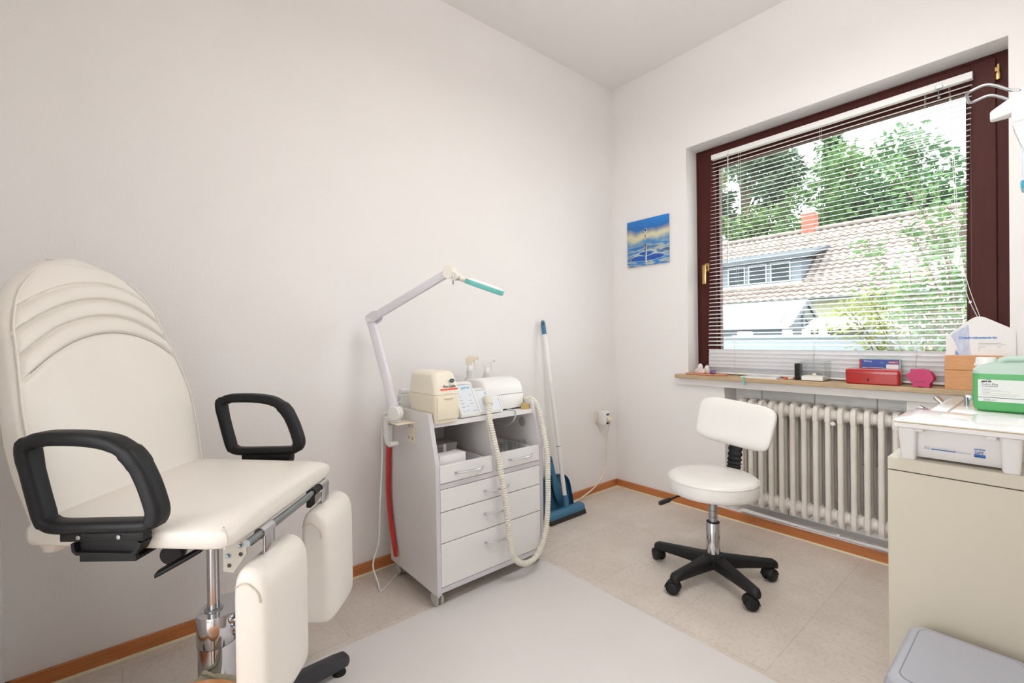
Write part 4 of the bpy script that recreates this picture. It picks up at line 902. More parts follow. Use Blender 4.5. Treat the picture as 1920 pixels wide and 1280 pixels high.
# ------------------------------------------------------------------ rolling stool
SX, SY = 1.035, -0.690
t = ST = thing('rolling_stool', 'white vinyl rolling stool with backrest and black five arm base by the radiator', 'stool', (SX, SY, 0))
def W3(x, y, z): return V((SX + x, SY + y, z))
b = newbm(); lathe(b, [(0.001, 0.372), (0.170, 0.372), (0.178, 0.377), (0.180, 0.390), (0.179, 0.424), (0.175, 0.434), (0.166, 0.441), (0.11, 0.446), (0.001, 0.448)], W3(0, 0, 0), n=64); st_ = obj('seat', b, m_whitev, t, angle=60)
b = newbm(); tube(b, [W3(0.1785 * math.cos(2 * PI * i / 64), 0.1785 * math.sin(2 * PI * i / 64), 0.430) for i in range(64)], 0.002, 6, closed=True); obj('piping', b, m_whitev, st_)
b = newbm(); box(b, W3(-0.085, -0.085, 0.358), W3(0.085, 0.085, 0.372), 0.004); lathe(b, [(0.03, 0.34), (0.03, 0.36)], W3(0, 0, 0), n=20); obj('seat_plate', b, m_black, t)
# directions: rear is to the right of and away from the camera
rd = V((0.6407 - 0.7678, 0.7677 + 0.6406, 0)).normalized(); td = V((rd.y, -rd.x, 0))
cB = V((SX, SY, 0)) + rd * 0.215 + td * 0.022
RL = rad(7)
ax_t = td * math.cos(RL) + V((0, 0, -1)) * math.sin(RL); ax_u = td * math.sin(RL) + V((0, 0, 1)) * math.cos(RL); ax_u = (ax_u + rd * 0.27).normalized()
b = newbm(); rg = []
NB = 30
for i in range(NB + 1):
    q = i / NB * 2 - 1; z = 0.637 + 0.100 * q; r = []
    hw = 0.166 * (1 - abs(q) ** 5.5) ** (1 / 5.5) if abs(q) < 1 else 0.10
    hw = max(hw, 0.105) * (0.985 + 0.02 * q)
    th = 0.026 * max(0.25, (1 - abs(q) ** 6) ** 0.5)
    for u, v in sell(1, 1, 48, 4.5):
        x = hw * v; dep = th * u - 0.10 * (x / 0.15) ** 2 * 0.15 + 0.006 * (u < 0) * u * (1 - v * v)
        r.append(cB + ax_t * x + ax_u * (0.100 * q) + V((0, 0, 0.637)) + rd * dep)
    rg.append(r)
loft(b, rg); bs = obj('backrest', b, m_whitev, t, angle=70)
b = newbm(); pth = [V((SX, SY, 0)) + rd * 0.10 + V((0, 0, 0.366)), V((SX, SY, 0)) + rd * 0.195 + V((0, 0, 0.364)), V((SX, SY, 0)) + rd * 0.232 + V((0, 0, 0.385)), V((SX, SY, 0)) + rd * 0.240 + td * 0.006 + V((0, 0, 0.45)), V((SX, SY, 0)) + rd * 0.242 + td * 0.016 + V((0, 0, 0.58)), V((SX, SY, 0)) + rd * 0.243 + td * 0.02 + V((0, 0, 0.625))]
pp = spline(pth, 22); fr = frames(pp, False, td); rg = []
for i, (p, (x, y)) in enumerate(zip(pp, fr)):
    k = 1.0 if i % 4 < 2 else 0.86
    rg.append([p + x * u * k + y * v * k for u, v in rrect(0.020, 0.062, 0.006, 2)])
loft(b, rg); obj('back_support', b, m_black, t, angle=25)
b = newbm(); lathe(b, [(0.0175, 0.09), (0.0175, 0.345)], W3(0, 0, 0), n=24)
for zz in (0.322, 0.288, 0.262): lathe(b, [(0.0175, zz), (0.0183, zz + 0.001), (0.0183, zz + 0.003), (0.0175, zz + 0.004)], W3(0, 0, 0), n=24)
obj('gas_spring', b, m_steel, t)
b = newbm(); lathe(b, [(0.0275, 0.085), (0.0275, 0.238), (0.026, 0.240), (0.019, 0.240), (0.019, 0.085)], W3(0, 0, 0), n=32); sl = obj('chrome_sleeve', b, m_chrome, t)
b = newbm(); lathe(b, [(0.018, 0.239), (0.0265, 0.2395), (0.0265, 0.2425), (0.018, 0.243)], W3(0, 0, 0), n=32); obj('sleeve_cap', b, m_black, sl)
b = newbm(); lathe(b, [(0.001, 0.050), (0.034, 0.050), (0.048, 0.060), (0.050, 0.090), (0.038, 0.107), (0.029, 0.109), (0.001, 0.109)], W3(0, 0, 0), n=28); bh = obj('base_hub', b, m_black, t)
for a, ca in ((189, 150), (261, 195), (333, 215), (45, 250), (117, 120)):
    d = V((math.cos(rad(a)), math.sin(rad(a)), 0)); s = V((-d.y, d.x, 0)); o0 = W3(0, 0, 0)
    b = newbm(); rg = []
    for q, w, zt, zb in ((0.02, 0.058, 0.104, 0.050), (0.05, 0.052, 0.101, 0.050), (0.14, 0.043, 0.094, 0.052), (0.225, 0.038, 0.087, 0.053), (0.246, 0.036, 0.085, 0.051), (0.258, 0.027, 0.079, 0.050), (0.262, 0.014, 0.072, 0.052)):
        rg.append([o0 + d * q + s * u + V((0, 0, (zt + zb) / 2 + v)) for u, v in rrect(w, zt - zb, min(0.010, w * 0.4), 3)])
    loft(b, rg); ar = obj('base_arm', b, m_black, t, angle=50)
    # twin wheel caster
    cw = o0 + d * 0.238; cdir = V((math.cos(rad(ca)), math.sin(rad(ca)), 0)); ax = V((-cdir.y, cdir.x, 0)); cc_ = cw + cdir * 0.012 + V((0, 0, 0.0265))
    b = newbm()
    for sg in (-1, 1): lathe(b, [(0.001, 0.005), (0.023, 0.005), (0.0262, 0.009), (0.0262, 0.017), (0.022, 0.0235), (0.014, 0.026), (0.001, 0.0265)], cc_, ax * sg, 26)
    ob = obj('caster', b, m_black, ar)
    b = newbm(); rg = []
    for w in (-0.0215, -0.019, 0.019, 0.0215):
        k = 1 if abs(w) < 0.02 else 0.95
        outl = [cc_ + ax * w + cdir * (0.0295 * k * math.cos(PI * i / 14)) + V((0, 0, 0.0295 * k * math.sin(PI * i / 14) - 0.002)) for i in range(15)]
        inn = [cc_ + ax * w + cdir * (0.0272 * math.cos(PI * i / 14)) + V((0, 0, 0.0272 * math.sin(PI * i / 14) - 0.002)) for i in range(14, -1, -1)]
        rg.append(outl + inn)
    loft(b, rg); cyl(b, cw + V((0, 0, 0.046)), cw + V((0, 0, 0.062)), 0.010, n=14); obj('caster_hood', b, m_black, ob)
b = newbm(); lv = V((-0.6407, -0.7677, 0)) * 0.9 + V((0, 0, 0)); lv.normalize(); l0 = W3(0, 0, 0.358)
tube(b, [l0 + lv * 0.06, l0 + lv * 0.150 + V((0, 0, -0.006)), l0 + lv * 0.182 + V((0, 0, -0.020))], 0.0045, 8)
side = V((-lv.y, lv.x, 0)); hd_ = (lv + V((0, 0, -0.35))).normalized()
loft(b, [[l0 + lv * 0.178 + V((0, 0, -0.018)) + hd_ * q + side * u + V((0, 0, 1)) * v for u, v in rrect(w, h, 0.005, 2)] for q, w, h in ((0, 0.012, 0.012), (0.008, 0.022, 0.015), (0.045, 0.026, 0.015), (0.055, 0.020, 0.012))])
obj('height_lever', b, m_black, t)

# ------------------------------------------------------------------ broom, dustpan, hand brush
t = thing('floor_broom', 'blue headed floor broom with a white stick leaning on the wall by the corner', 'broom', (0.16, -0.69, 0))
b = newbm(); rg = []
for y, k in ((-0.838, 0.7), (-0.834, 0.95), (-0.825, 1.0), (-0.56, 1.0), (-0.550, 0.95), (-0.546, 0.7)):
    rg.append([V((0.160 + u * k + 0.004, y, 0.042 + v * k)) for u, v in ((0.026, -0.018), (0.030, -0.008), (0.022, 0.012), (0.008, 0.020), (-0.018, 0.018), (-0.026, 0.006), (-0.026, -0.018))])
loft(b, rg); hd2 = obj('head', b, m_blue, t, angle=60)
b = newbm(); rg = []
for y in (-0.836, -0.690, -0.545): rg.append([V((0.160 + u, y, z)) for u, z in ((0.028, 0.026), (0.038, 0.002), (-0.012, 0.002), (-0.018, 0.026))])
loft(b, rg); obj('bristles', b, mat('black bristles', (48, 42, 42), 0.8, var=0.2, vscale=60, stretch=(1, 8, 1)), hd2)
q0 = V((0.152, -0.668, 0.050)); q1 = V((0.026, -0.716, 1.140)); dq = (q1 - q0).normalized()
b = newbm(); cyl(b, q0, q0 + dq * 0.075, 0.019, 0.0165, 18); obj('socket', b, m_blue, hd2)
b = newbm(); cyl(b, q0 + dq * 0.06, q1 - dq * 0.07, 0.0125, n=18); sk = obj('stick', b, m_white, t)
b = newbm(); cyl(b, q0 + dq * 0.355, q0 + dq * 0.359, 0.0132, n=18); obj('joint_ring', b, mat('grey ring', (120, 126, 134), 0.5), sk)
sd_ = V((0.64, 0.768, 0)); sd_ = (sd_ - dq * sd_.dot(dq)).normalized(); nd = dq.cross(sd_)
b = newbm(); rg = []
for q, w, th in ((-0.082, 0.0135, 0.0135), (-0.05, 0.0135, 0.013), (-0.02, 0.0135, 0.011), (-0.006, 0.011, 0.009), (0.0, 0.006, 0.006)): rg.append([q1 + dq * q + sd_ * u + nd * v for u, v in sell(w, th, 18, 2.5)])
loft(b, rg); cp = obj('hanging_cap', b, m_blue, t)
b = newbm(); c_ = q1 - dq * 0.020 - nd * 0.0122 if (-nd).dot(CAMLOC - q1) > 0 else q1 - dq * 0.020 + nd * 0.0122
loft(b, [[c_ + dq * v + sd_ * u + nd * w for u, v in sell(0.004, 0.010, 14, 2)] for w in (-0.0005, 0.0005)]); obj('cap_hole', b, m_dark, cp)
t = thing('dustpan', 'dark petrol blue dustpan standing upright against the wall behind the broom', 'dustpan', (0.06, -0.68, 0))
def panx(z): return 0.078 - 0.20 * (z)
b = newbm(); out = []
for i in range(13):
    a = PI * i / 12; out.append((-0.675 - 0.125 * math.copysign(abs(math.cos(a)) ** 0.55, math.cos(a)), 0.115 + 0.100 * math.sin(a) ** 0.8))
out = [(-0.800, 0.012)] + out + [(-0.548, 0.012)]
prism(b, [(panx(z), y, z) for y, z in out], (0.0025, 0, 0))
rim = spline([V((panx(z) + 0.002, y, z)) for y, z in out], 3); fr = None
sweep(b, rim, [(-0.0015, -0.002), (0.0015, -0.002), (0.0015, 0.026), (-0.0015, 0.026)], (1, 0, 0.15)); box(b, (0.03, -0.80, 0.001), (0.105, -0.548, 0.014), 0.003)
obj('pan', b, m_blued, t, angle=50)
t = thing('hand_brush', 'petrol blue hand brush with a holed handle standing in the dustpan', 'brush', (0.09, -0.70, 0.03))
h0 = V((0.088, -0.652, 0.060)); h1 = V((0.070, -0.722, 0.340)); dh = (h1 - h0).normalized(); sh_ = V((0.15, 0.97, 0)); sh_ = (sh_ - dh * sh_.dot(dh)).normalized(); nh = dh.cross(sh_)
b = newbm(); rg = []
for q, w, th in ((0, 0.012, 0.010), (0.006, 0.022, 0.012), (0.06, 0.027, 0.013), (0.11, 0.025, 0.012), (0.140, 0.017, 0.009), (0.165, 0.0135, 0.008), (0.22, 0.016, 0.008), (0.272, 0.019, 0.008), (0.286, 0.017, 0.007), (0.290, 0.010, 0.005)): rg.append([h0 + dh * q + sh_ * u + nh * v for u, v in sell(w, th, 20, 3)])
loft(b, rg); obj('brush_body', b, m_blue, t, angle=60)
b = newbm(); cH = h0 + dh * 0.262; sg = 1 if nh.dot(CAMLOC - cH) > 0 else -1
loft(b, [[cH + sh_ * u + dh * v + nh * sg * w for u, v in sell(0.005, 0.006, 14, 2)] for w in (0.0075, 0.0086)]); obj('hanging_hole', b, m_dark, t)
b = newbm(); rg = [[h0 + dh * q + sh_ * u - nh * sg * v for u, v in rrect(0.040, 0.02, 0.004, 2)] for q in (0.008, 0.108)]
bmesh.ops.translate(b, vec=(0, 0, 0), verts=b.verts)
loft(b, [[p - nh * sg * 0.016 for p in r] for r in rg]); obj('bristles', b, mat('black bristles', (48, 42, 42)), t)

# ------------------------------------------------------------------ cabinet and what stands on it
CX0, CYF, CYB, CZ = 1.686, -1.002, -0.16, 0.70
t = thing('cabinet', 'cream laminate cabinet along the right wall under the white tubs', 'cabinet', (1.88, -0.58, 0))
b = newbm(); box(b, (CX0, CYF, 0.0), (XR - 0.005, CYB, 0.664), 0.0015, 1); obj('body', b, m_cab, t, smooth=False)
b = newbm(); box(b, (CX0 + 0.004, CYF + 0.004, 0.664), (XR - 0.009, CYB - 0.004, 0.6665)); obj('joint_gap', b, m_dark, t, smooth=False)
b = newbm(); box(b, (CX0, CYF, 0.6665), (XR - 0.005, CYB, CZ), 0.0015, 1); obj('top_panel', b, m_cab, t, smooth=False)

m_tub = mat('white tub plastic', (232, 228, 226), 0.4, var=0.01)
t = TUB = thing('disinfection_tub', 'white instrument tub with lid and blue 3 L marking at the front of the cabinet', 'tub', (1.83, -0.92, CZ))
b = newbm(); loft(b, [rbox_ring(1.736, 1.912, -0.974, -0.830, CZ + 0.006, 0.012), rbox_ring(1.732, 1.918, -0.986, -0.826, CZ + 0.03, 0.014), rbox_ring(1.728, 1.922, -0.992, -0.822, 0.796, 0.014)]); obj('basin', b, m_tub, t)
for cx, cy in ((1.728, -0.988), (1.916, -0.988), (1.728, -0.826), (1.916, -0.826)):
    b = newbm(); loft(b, [rbox_ring(cx - 0.013, cx + 0.015, cy - 0.010, cy + 0.012, CZ, 0.006), rbox_ring(cx - 0.015, cx + 0.016, cy - 0.013, cy + 0.012, CZ + 0.006, 0.007), rbox_ring(cx - 0.019, cx + 0.020, cy - 0.026, cy + 0.012, 0.795, 0.008)]); obj('corner_foot', b, m_tub, t)
b = newbm(); loft(b, [rbox_ring(1.708, 1.952, -1.026, -0.806, 0.788, 0.012), rbox_ring(1.700, 1.960, -1.036, -0.800, 0.791, 0.014), rbox_ring(1.700, 1.960, -1.037, -0.799, 0.8015, 0.014)]); obj('rim', b, m_tub, t)
b = newbm()
for x0 in (1.745, 1.876): box(b, (x0, -1.020, 0.779), (x0 + 0.018, -0.985, 0.7885), 0.003)
obj('rim_lug', b, m_tub, t)
b = newbm(); box(b, (1.705, -1.030, 0.8012), (1.955, -0.806, 0.8042)); obj('lid_seal', b, mat('yellowed seal', (222, 196, 132), 0.6), t)
b = newbm(); loft(b, [rbox_ring(1.702, 1.958, -1.035, -0.802, 0.8040, 0.014), rbox_ring(1.702, 1.958, -1.036, -0.801, 0.8065, 0.014), rbox_ring(1.714, 1.946, -1.018, -0.815, 0.8125, 0.012), rbox_ring(1.735, 1.925, -0.99, -0.84, 0.8150, 0.010)]); ld_ = obj('lid', b, mat('glossy lid', (238, 238, 238), 0.12, var=0), t)
b = newbm(); box(b, (1.785, -0.945, 0.8145), (1.845, -0.895, 0.8162), 0.001); obj('grip_recess', b, m_tub, ld_)
fy = lambda z: -0.986 - 0.006 * (z - CZ - 0.03) / 0.066
o = V((0, -0.9895, 0)); xd = V((1, 0, 0)); zd = V((0, 0, 1))
text('lettering', '3 L', 0.0088, (1.760, -0.9905, 0.7325), xd, zd, m_printb, t)
text('lettering', 'Desinfektionswanne', 0.0048, (1.8215, -0.9905, 0.7325), xd, zd, mat('soft blue print', (130, 150, 184), 0.7, var=0), t, squeeze=0.68)
text('lettering', 'SaM', 0.0105, (1.8545, -0.9905, 0.7365), xd, zd, m_printb, t, squeeze=0.85)
b = newbm()
for x0, x1, z0, z1 in ((1.774, 1.820, 0.7325, 0.7338), (1.8535, 1.873, 0.7465, 0.7476), (1.8535, 1.873, 0.7305, 0.7342), (1.8535, 1.873, 0.7278, 0.7290)): box(b, (x0, -0.9912, z0), (x1, -0.985, z1))
obj('marking_print', b, m_printb, t, smooth=False)

t = thing('lidded_tub', 'low white lidded tub with metal clasps under the green canister', 'tub', (1.88, -0.45, CZ))
b = newbm(); loft(b, [rbox_ring(1.740, 2.02, -0.685, -0.215, CZ, 0.02), rbox_ring(1.730, 2.035, -0.70, -0.20, 0.770, 0.02), rbox_ring(1.722, 2.045, -0.712, -0.190, 0.772, 0.02), rbox_ring(1.722, 2.045, -0.712, -0.190, 0.780, 0.02)]); obj('basin', b, m_tub, t)
b = newbm(); loft(b, [rbox_ring(1.720, 2.047, -0.714, -0.188, 0.7805, 0.02), rbox_ring(1.720, 2.047, -0.714, -0.188, 0.788, 0.02), rbox_ring(1.728, 2.040, -0.706, -0.196, 0.7945, 0.018)]); l2 = obj('lid', b, mat('glossy lid', (238, 238, 238)), t)
b = newbm(); box(b, (1.735, -0.7155, 0.779), (2.03, -0.7135, 0.7835)); obj('chipped_edge', b, mat('cream edge', (214, 200, 168), 0.6), l2)
b = newbm(); box(b, (1.768, -0.690, 0.7942), (1.774, -0.215, 0.7962)); cyl(b, (1.792, -0.47, 0.794), (1.792, -0.47, 0.822), 0.007, n=12); box(b, (1.787, -0.475, 0.812), (1.808, -0.462, 0.830), 0.002); obj('lid_latch', b, m_steel, l2)
b = newbm()
for yy in (-0.60, -0.33): loft(b, [[V((1.722, yy, 0.775)) + V((-0.55, 0.1, 0.55 if yy > -0.5 else 0.25)).normalized() * q + V((0, 1, 0)) * u + V((0.6, 0, 0.8)) * v for u, v in rrect(0.045, h, 0.003, 2)] for q, h in ((0, 0.008), (0.006, 0.010), (0.034, 0.014), (0.038, 0.010))])
cyl(b, (1.7205, -0.66, 0.784), (1.7205, -0.25, 0.784), 0.0035, n=8); obj('clasp', b, m_chrome, t)

t = CAN = thing('canister', 'green filled two litre plastic canister with a white label on the rear tub', 'canister', (1.91, -0.55, 0.795))
KX0, KX1, KY0, KY1 = 1.816, 2.012, -0.602, -0.505
b = newbm(); z0 = 0.7962; loft(b, [rbox_ring(KX0 + 0.012, KX1 - 0.012, KY0 + 0.012, KY1 - 0.012, z0, 0.012), rbox_ring(KX0 + 0.003, KX1 - 0.003, KY0 + 0.003, KY1 - 0.003, z0 + 0.006, 0.016), rbox_ring(KX0, KX1, KY0, KY1, z0 + 0.018, 0.018), rbox_ring(KX0, KX1, KY0, KY1, 0.9105, 0.018)]); obj('liquid_body', b, m_greenliq, t)
b = newbm(); loft(b, [rbox_ring(KX0, KX1, KY0, KY1, 0.9106, 0.018), rbox_ring(KX0, KX1, KY0, KY1, 0.922, 0.018), rbox_ring(KX0 + 0.008, KX1, KY0 + 0.003, KY1 - 0.003, 0.930, 0.018), rbox_ring(KX0 + 0.030, KX1 - 0.003, KY0 + 0.006, KY1 - 0.006, 0.941, 0.018), rbox_ring(KX0 + 0.040, KX1 - 0.010, KY0 + 0.016, KY1 - 0.016, 0.944, 0.015)]); obj('shoulder', b, m_hazy, t)
b = newbm(); tube(b, spline([(1.868, -0.553, 0.940), (1.885, -0.553, 0.953), (1.92, -0.553, 0.9555), (1.96, -0.553, 0.954), (1.985, -0.553, 0.94)], 6), 0.0095, 12); obj('grip', b, m_hazy, t)
b = newbm(); lathe(b, [(0.001, 0.9315), (0.026, 0.9315), (0.0265, 0.9395), (0.0235, 0.9405), (0.0225, 0.957), (0.020, 0.9585), (0.001, 0.9585)], (1.843, -0.553, 0), n=30); obj('cap', b, m_white, t)
b = newbm(); box(b, (1.829, KY0 - 0.0006, 0.827), (2.000, KY0 + 0.002, 0.893)); lab = obj('label', b, mat('label paper', (226, 230, 226), 0.5, var=0), t, smooth=False)
ly = KY0 - 0.0006
text('lettering', 'gerlach', 0.0072, (1.837, ly, 0.8855), xd, zd, m_printd, lab, bold=0.0004)
b = newbm(); box(b, (1.8485, ly - 0.0004, 0.8920), (1.8545, ly, 0.8928)); box(b, (1.854, ly - 0.0004, 0.8895), (1.8552, ly, 0.8926)); box(b, (1.829, ly - 0.0004, 0.8385), (2.0, ly, 0.8398))
obj('label_line', b, m_printn, lab, smooth=False)
text('lettering', 'Instru Plus', 0.0082, (1.837, ly, 0.8765), xd, zd, m_print, lab)
text('lettering', 'Instrumentendesinfektion', 0.0042, (1.837, ly, 0.8715), xd, zd, mat('soft navy print', (96, 116, 150), 0.7, var=0), lab, squeeze=0.8)
text('lettering', '2000 ml', 0.0082, (1.840, ly, 0.8295), xd, zd, mat('pale print', (170, 162, 166), 0.7, var=0), lab)
b = newbm()
for z, w in ((0.866, 0.018), (0.862, 0.040), (0.858, 0.058), (0.8535, 0.016), (0.850, 0.078), (0.8455, 0.070)): box(b, (1.838, ly - 0.0003, z), (1.838 + w, ly, z + 0.0009))
obj('label_print', b, mat('label small print', (186, 184, 182), 0.7, var=0), lab, smooth=False)

# ------------------------------------------------------------------ grey bin
t = thing('pedal_bin', 'grey plastic bin with a flat inset lid in front of the cabinet', 'bin', (1.85, -1.19, 0))
b = newbm(); loft(b, [rbox_ring(1.760, 1.945, -1.335, -1.075, 0.0, 0.03, 6), rbox_ring(1.744, 1.962, -1.352, -1.056, 0.255, 0.035, 6)]); obj('bucket', b, m_grey, t)
b = newbm(); loft(b, [rbox_ring(1.740, 1.966, -1.356, -1.052, 0.256, 0.036, 6), rbox_ring(1.738, 1.968, -1.358, -1.050, 0.270, 0.036, 6), rbox_ring(1.744, 1.962, -1.352, -1.056, 0.288, 0.034, 6), rbox_ring(1.753, 1.953, -1.342, -1.066, 0.294, 0.030, 6), rbox_ring(1.762, 1.944, -1.332, -1.074, 0.2945, 0.026, 6)]); lf = obj('lid_frame', b, m_grey, t)
b = newbm(); loft(b, [rbox_ring(1.7645, 1.9415, -1.329, -1.0765, 0.290, 0.024, 6), rbox_ring(1.7645, 1.9415, -1.329, -1.0765, 0.2952, 0.024, 6)]); obj('lid_panel', b, m_grey, lf)
b = newbm(); loft(b, [rbox_ring(1.7622, 1.9438, -1.3318, -1.0742, 0.2940, 0.026, 6), rbox_ring(1.7622, 1.9438, -1.3318, -1.0742, 0.2948, 0.026, 6)]); obj('lid_groove', b, mat('grey groove', (128, 128, 136), 0.6, var=0), lf)

# ------------------------------------------------------------------ wall dispenser on the right wall
t = thing('soap_dispenser', 'white wall disinfectant dispenser with wire arm lever at the right edge by the window', 'dispenser', (XR, -0.80, 1.52))
b = newbm(); box(b, (1.9125, -0.845, 1.575), (XR, -0.755, 1.657), 0.004)
prism(b, [(1.9125, -0.842, 1.577), (1.928, -0.842, 1.520), (1.95, -0.842, 1.47), (1.99, -0.842, 1.40), (XR, -0.842, 1.40), (XR, -0.842, 1.577)], (0, 0.003, 0)); prism(b, [(1.9125, -0.761, 1.577), (1.928, -0.761, 1.520), (1.95, -0.761, 1.47), (1.99, -0.761, 1.40), (XR, -0.761, 1.40), (XR, -0.761, 1.577)], (0, 0.003, 0)); box(b, (XR - 0.012, -0.845, 1.38), (XR, -0.755, 1.66)); obj('housing', b, m_white, t)
b = newbm(); rg = []
for x, w, zt, zb in ((1.872, 0.016, 1.628, 1.606), (1.875, 0.022, 1.631, 1.604), (1.900, 0.036, 1.644, 1.606), (1.918, 0.044, 1.652, 1.608)): rg.append([V((x, -0.80 + u, (zt + zb) / 2 + v)) for u, v in rrect(w, zt - zb, 0.005, 3)])
loft(b, rg); obj('spout', b, m_white, t)
b = newbm(); lp = spline([(1.93, -0.843, 1.652), (1.912, -0.843, 1.659), (1.885, -0.843, 1.682), (1.866, -0.843, 1.692), (1.842, -0.843, 1.688), (1.832, -0.838, 1.685), (1.829, -0.825, 1.683), (1.829, -0.775, 1.683), (1.832, -0.762, 1.685), (1.842, -0.757, 1.688), (1.866, -0.757, 1.692), (1.885, -0.757, 1.682), (1.912, -0.757, 1.659), (1.93, -0.757, 1.652)], 5); tube(b, lp, 0.0036, 10); obj('arm_lever', b, m_steel, t)
b = newbm(); loft(b, [rbox_ring(1.928, 2.06, -0.836, -0.764, 1.405, 0.012), rbox_ring(1.9265, 2.062, -0.838, -0.762, 1.41, 0.014), rbox_ring(1.9265, 2.062, -0.838, -0.762, 1.424, 0.014)]); obj('soap_level', b, mat('turquoise liquid', (70, 170, 194), 0.2, var=0), t)
b = newbm(); loft(b, [rbox_ring(1.9265, 2.062, -0.838, -0.762, 1.4245, 0.014), rbox_ring(1.9265, 2.062, -0.838, -0.762, 1.50, 0.014), rbox_ring(1.935, 2.05, -0.83, -0.77, 1.525, 0.014), rbox_ring(1.96, 2.02, -0.815, -0.785, 1.55, 0.01)]); obj('bottle', b, mat('translucent bottle', (206, 216, 220), 0.15, var=0), t)

# ------------------------------------------------------------------ things on the window sill
ZS = 0.8062
b = newbm(); DC = V((0.655, 0.003, ZS))
rg = [[DC + V((0.127 * s * math.cos(2 * PI * i / 48), 0.056 * s * math.sin(2 * PI * i / 48), z)) for i in range(48)] for s, z in ((0.94, 0), (1.0, 0.003), (1.0, 0.0062), (0.96, 0.0075), (0.6, 0.0078))]
loft(b, rg); tag(obj('clay_plate', b, mat('terracotta', (206, 138, 104), 0.7, var=0.04), origin=DC), 'flat oval terracotta plate at the left end of the window sill', 'plate')
def stone(c, r, m, seed, lab, name='crystal_stone'):
    b = newbm(); bmesh.ops.create_icosphere(b, subdivisions=2, radius=1.0); rn = random.Random(seed); pl = []
    for _ in range(14): pl.append((V((rn.gauss(0, 1), rn.gauss(0, 1), rn.gauss(0, 1))).normalized(), rn.uniform(0.62, 0.9)))
    for v in b.verts:
        p = v.co.copy()
        for n, d in pl:
            q = p.dot(n)
            if q > d: p -= n * (q - d)
        v.co = V((p.x * r[0], p.y * r[1], max(-0.6, p.z) * r[2]))
    mz = min(v.co.z for v in b.verts)
    bmesh.ops.translate(b, vec=V(c) - V((0, 0, mz)), verts=b.verts)
    tag(obj(name, b, m, origin=c, angle=22), lab, 'stone', 'crystal stones on the terracotta plate')
m_rose = mat('rose quartz', (224, 204, 200), 0.25, var=0.08, vscale=40); m_cry = mat('clear quartz', (226, 222, 216), 0.2, var=0.08, vscale=50); m_ame = mat('amethyst', (112, 84, 136), 0.25, var=0.2, vscale=60)
ZP = ZS + 0.0080
stone((0.626, -0.008, ZP), (0.036, 0.018, 0.022), m_rose, 1, 'flat pink rose quartz stone lying in front on the terracotta plate')
stone((0.612, 0.020, ZP), (0.020, 0.014, 0.036), m_cry, 2, 'pale upright quartz stone behind the pink one, touching the wall side')
stone((0.650, 0.022, ZP), (0.022, 0.015, 0.032), m_cry, 7, 'pale lumpy quartz stone between the upright one and the purple amethyst')
stone((0.699, -0.004, ZP), (0.021, 0.015, 0.017), m_ame, 4, 'small purple amethyst stone on the terracotta plate')
t = thing('brochure', 'white printed brochure lying on the left half of the sill with a turquoise ribbon', 'brochure', (0.96, 0.0, ZS))
b = newbm(); bq = [(0.873, -0.040), (1.056, -0.050), (1.040, 0.050), (0.890, 0.052)]
prism(b, [(x, y, ZS) for x, y in bq], (0, 0, 0.0075)); obj('pages', b, m_paper, t, smooth=False)
b = newbm(); prism(b, [(x, y, ZS + 0.0077) for x, y in bq], (0, 0, 0.0012)); cv = obj('cover', b, mat('brochure cover', (222, 222, 228), 0.35, var=0.04, vscale=20), t, smooth=False)
b = newbm(); ell2 = [V((0.985 + 0.030 * math.cos(2 * PI * i / 20), 0.01 + 0.022 * math.sin(2 * PI * i / 20), ZS + 0.0089)) for i in range(20)]; prism(b, ell2, (0, 0, 0.0003)); obj('cover_print', b, mat('salmon print', (210, 168, 156), 0.5), cv, smooth=False)
b = newbm(); prism(b, [(0.885, -0.036, ZS + 0.0030), (0.897, -0.036, ZS + 0.0030), (0.899, -0.0575, ZS + 0.0030), (0.886, -0.0575, ZS + 0.0030)], (0, 0, 0.0008)); prism(b, [(0.886, -0.0575, ZS + 0.0035), (0.899, -0.0575, ZS + 0.0035), (0.901, -0.0600, 0.766), (0.8915, -0.0600, 0.772)], (0, -0.0008, 0)); obj('ribbon', b, m_teal, t, smooth=False)
t = thing('felt_pen', 'orange and white felt pen lying beside the brochure', 'pen', (1.1, 0.0, ZS))
p0 = V((1.082, -0.022, ZS + 0.0058)); p1 = V((1.118, 0.028, ZS + 0.0058))
b = newbm(); cyl(b, p0 + (p1 - p0) * 0.3, p0 + (p1 - p0) * 0.72, 0.0056, n=14); obj('barrel', b, m_white, t)
b = newbm(); cyl(b, p0, p0 + (p1 - p0) * 0.3, 0.0045, 0.0058, n=14); cyl(b, p0 + (p1 - p0) * 0.72, p1, 0.0058, 0.005, n=14); obj('cap', b, mat('orange plastic', (232, 104, 36), 0.35), t)
t = thing('mobile_phone', 'small black handset standing upright on the sill beside the clear note box', 'handset', (1.137, 0.015, ZS))
b = newbm(); box(b, (1.122, -0.002, ZS), (1.150, 0.030, ZS + 0.083), 0.005, 3); obj('body', b, m_black, t)
b = newbm(); box(b, (1.128, -0.0035, ZS + 0.016), (1.144, -0.001, ZS + 0.019)); obj('keypad_line', b, m_dark, t)
t = thing('note_box', 'clear acrylic note box on the sill left of the red cash box', 'note box', (1.21, 0.02, ZS))
b = newbm()
for lo, hi in (((1.156, -0.030, ZS), (1.160, 0.058, ZS + 0.098)), ((1.262, -0.030, ZS), (1.266, 0.058, ZS + 0.098)), ((1.160, 0.054, ZS), (1.262, 0.058, ZS + 0.098)), ((1.160, -0.030, ZS), (1.262, 0.054, ZS + 0.003))): box(b, lo, hi, 0.0008, 1)
obj('box', b, m_clear, t, smooth=False)
t = thing('note_paper', 'short stack of white note sheets in the clear acrylic box', 'note paper', (1.21, 0.01, ZS + 0.003))
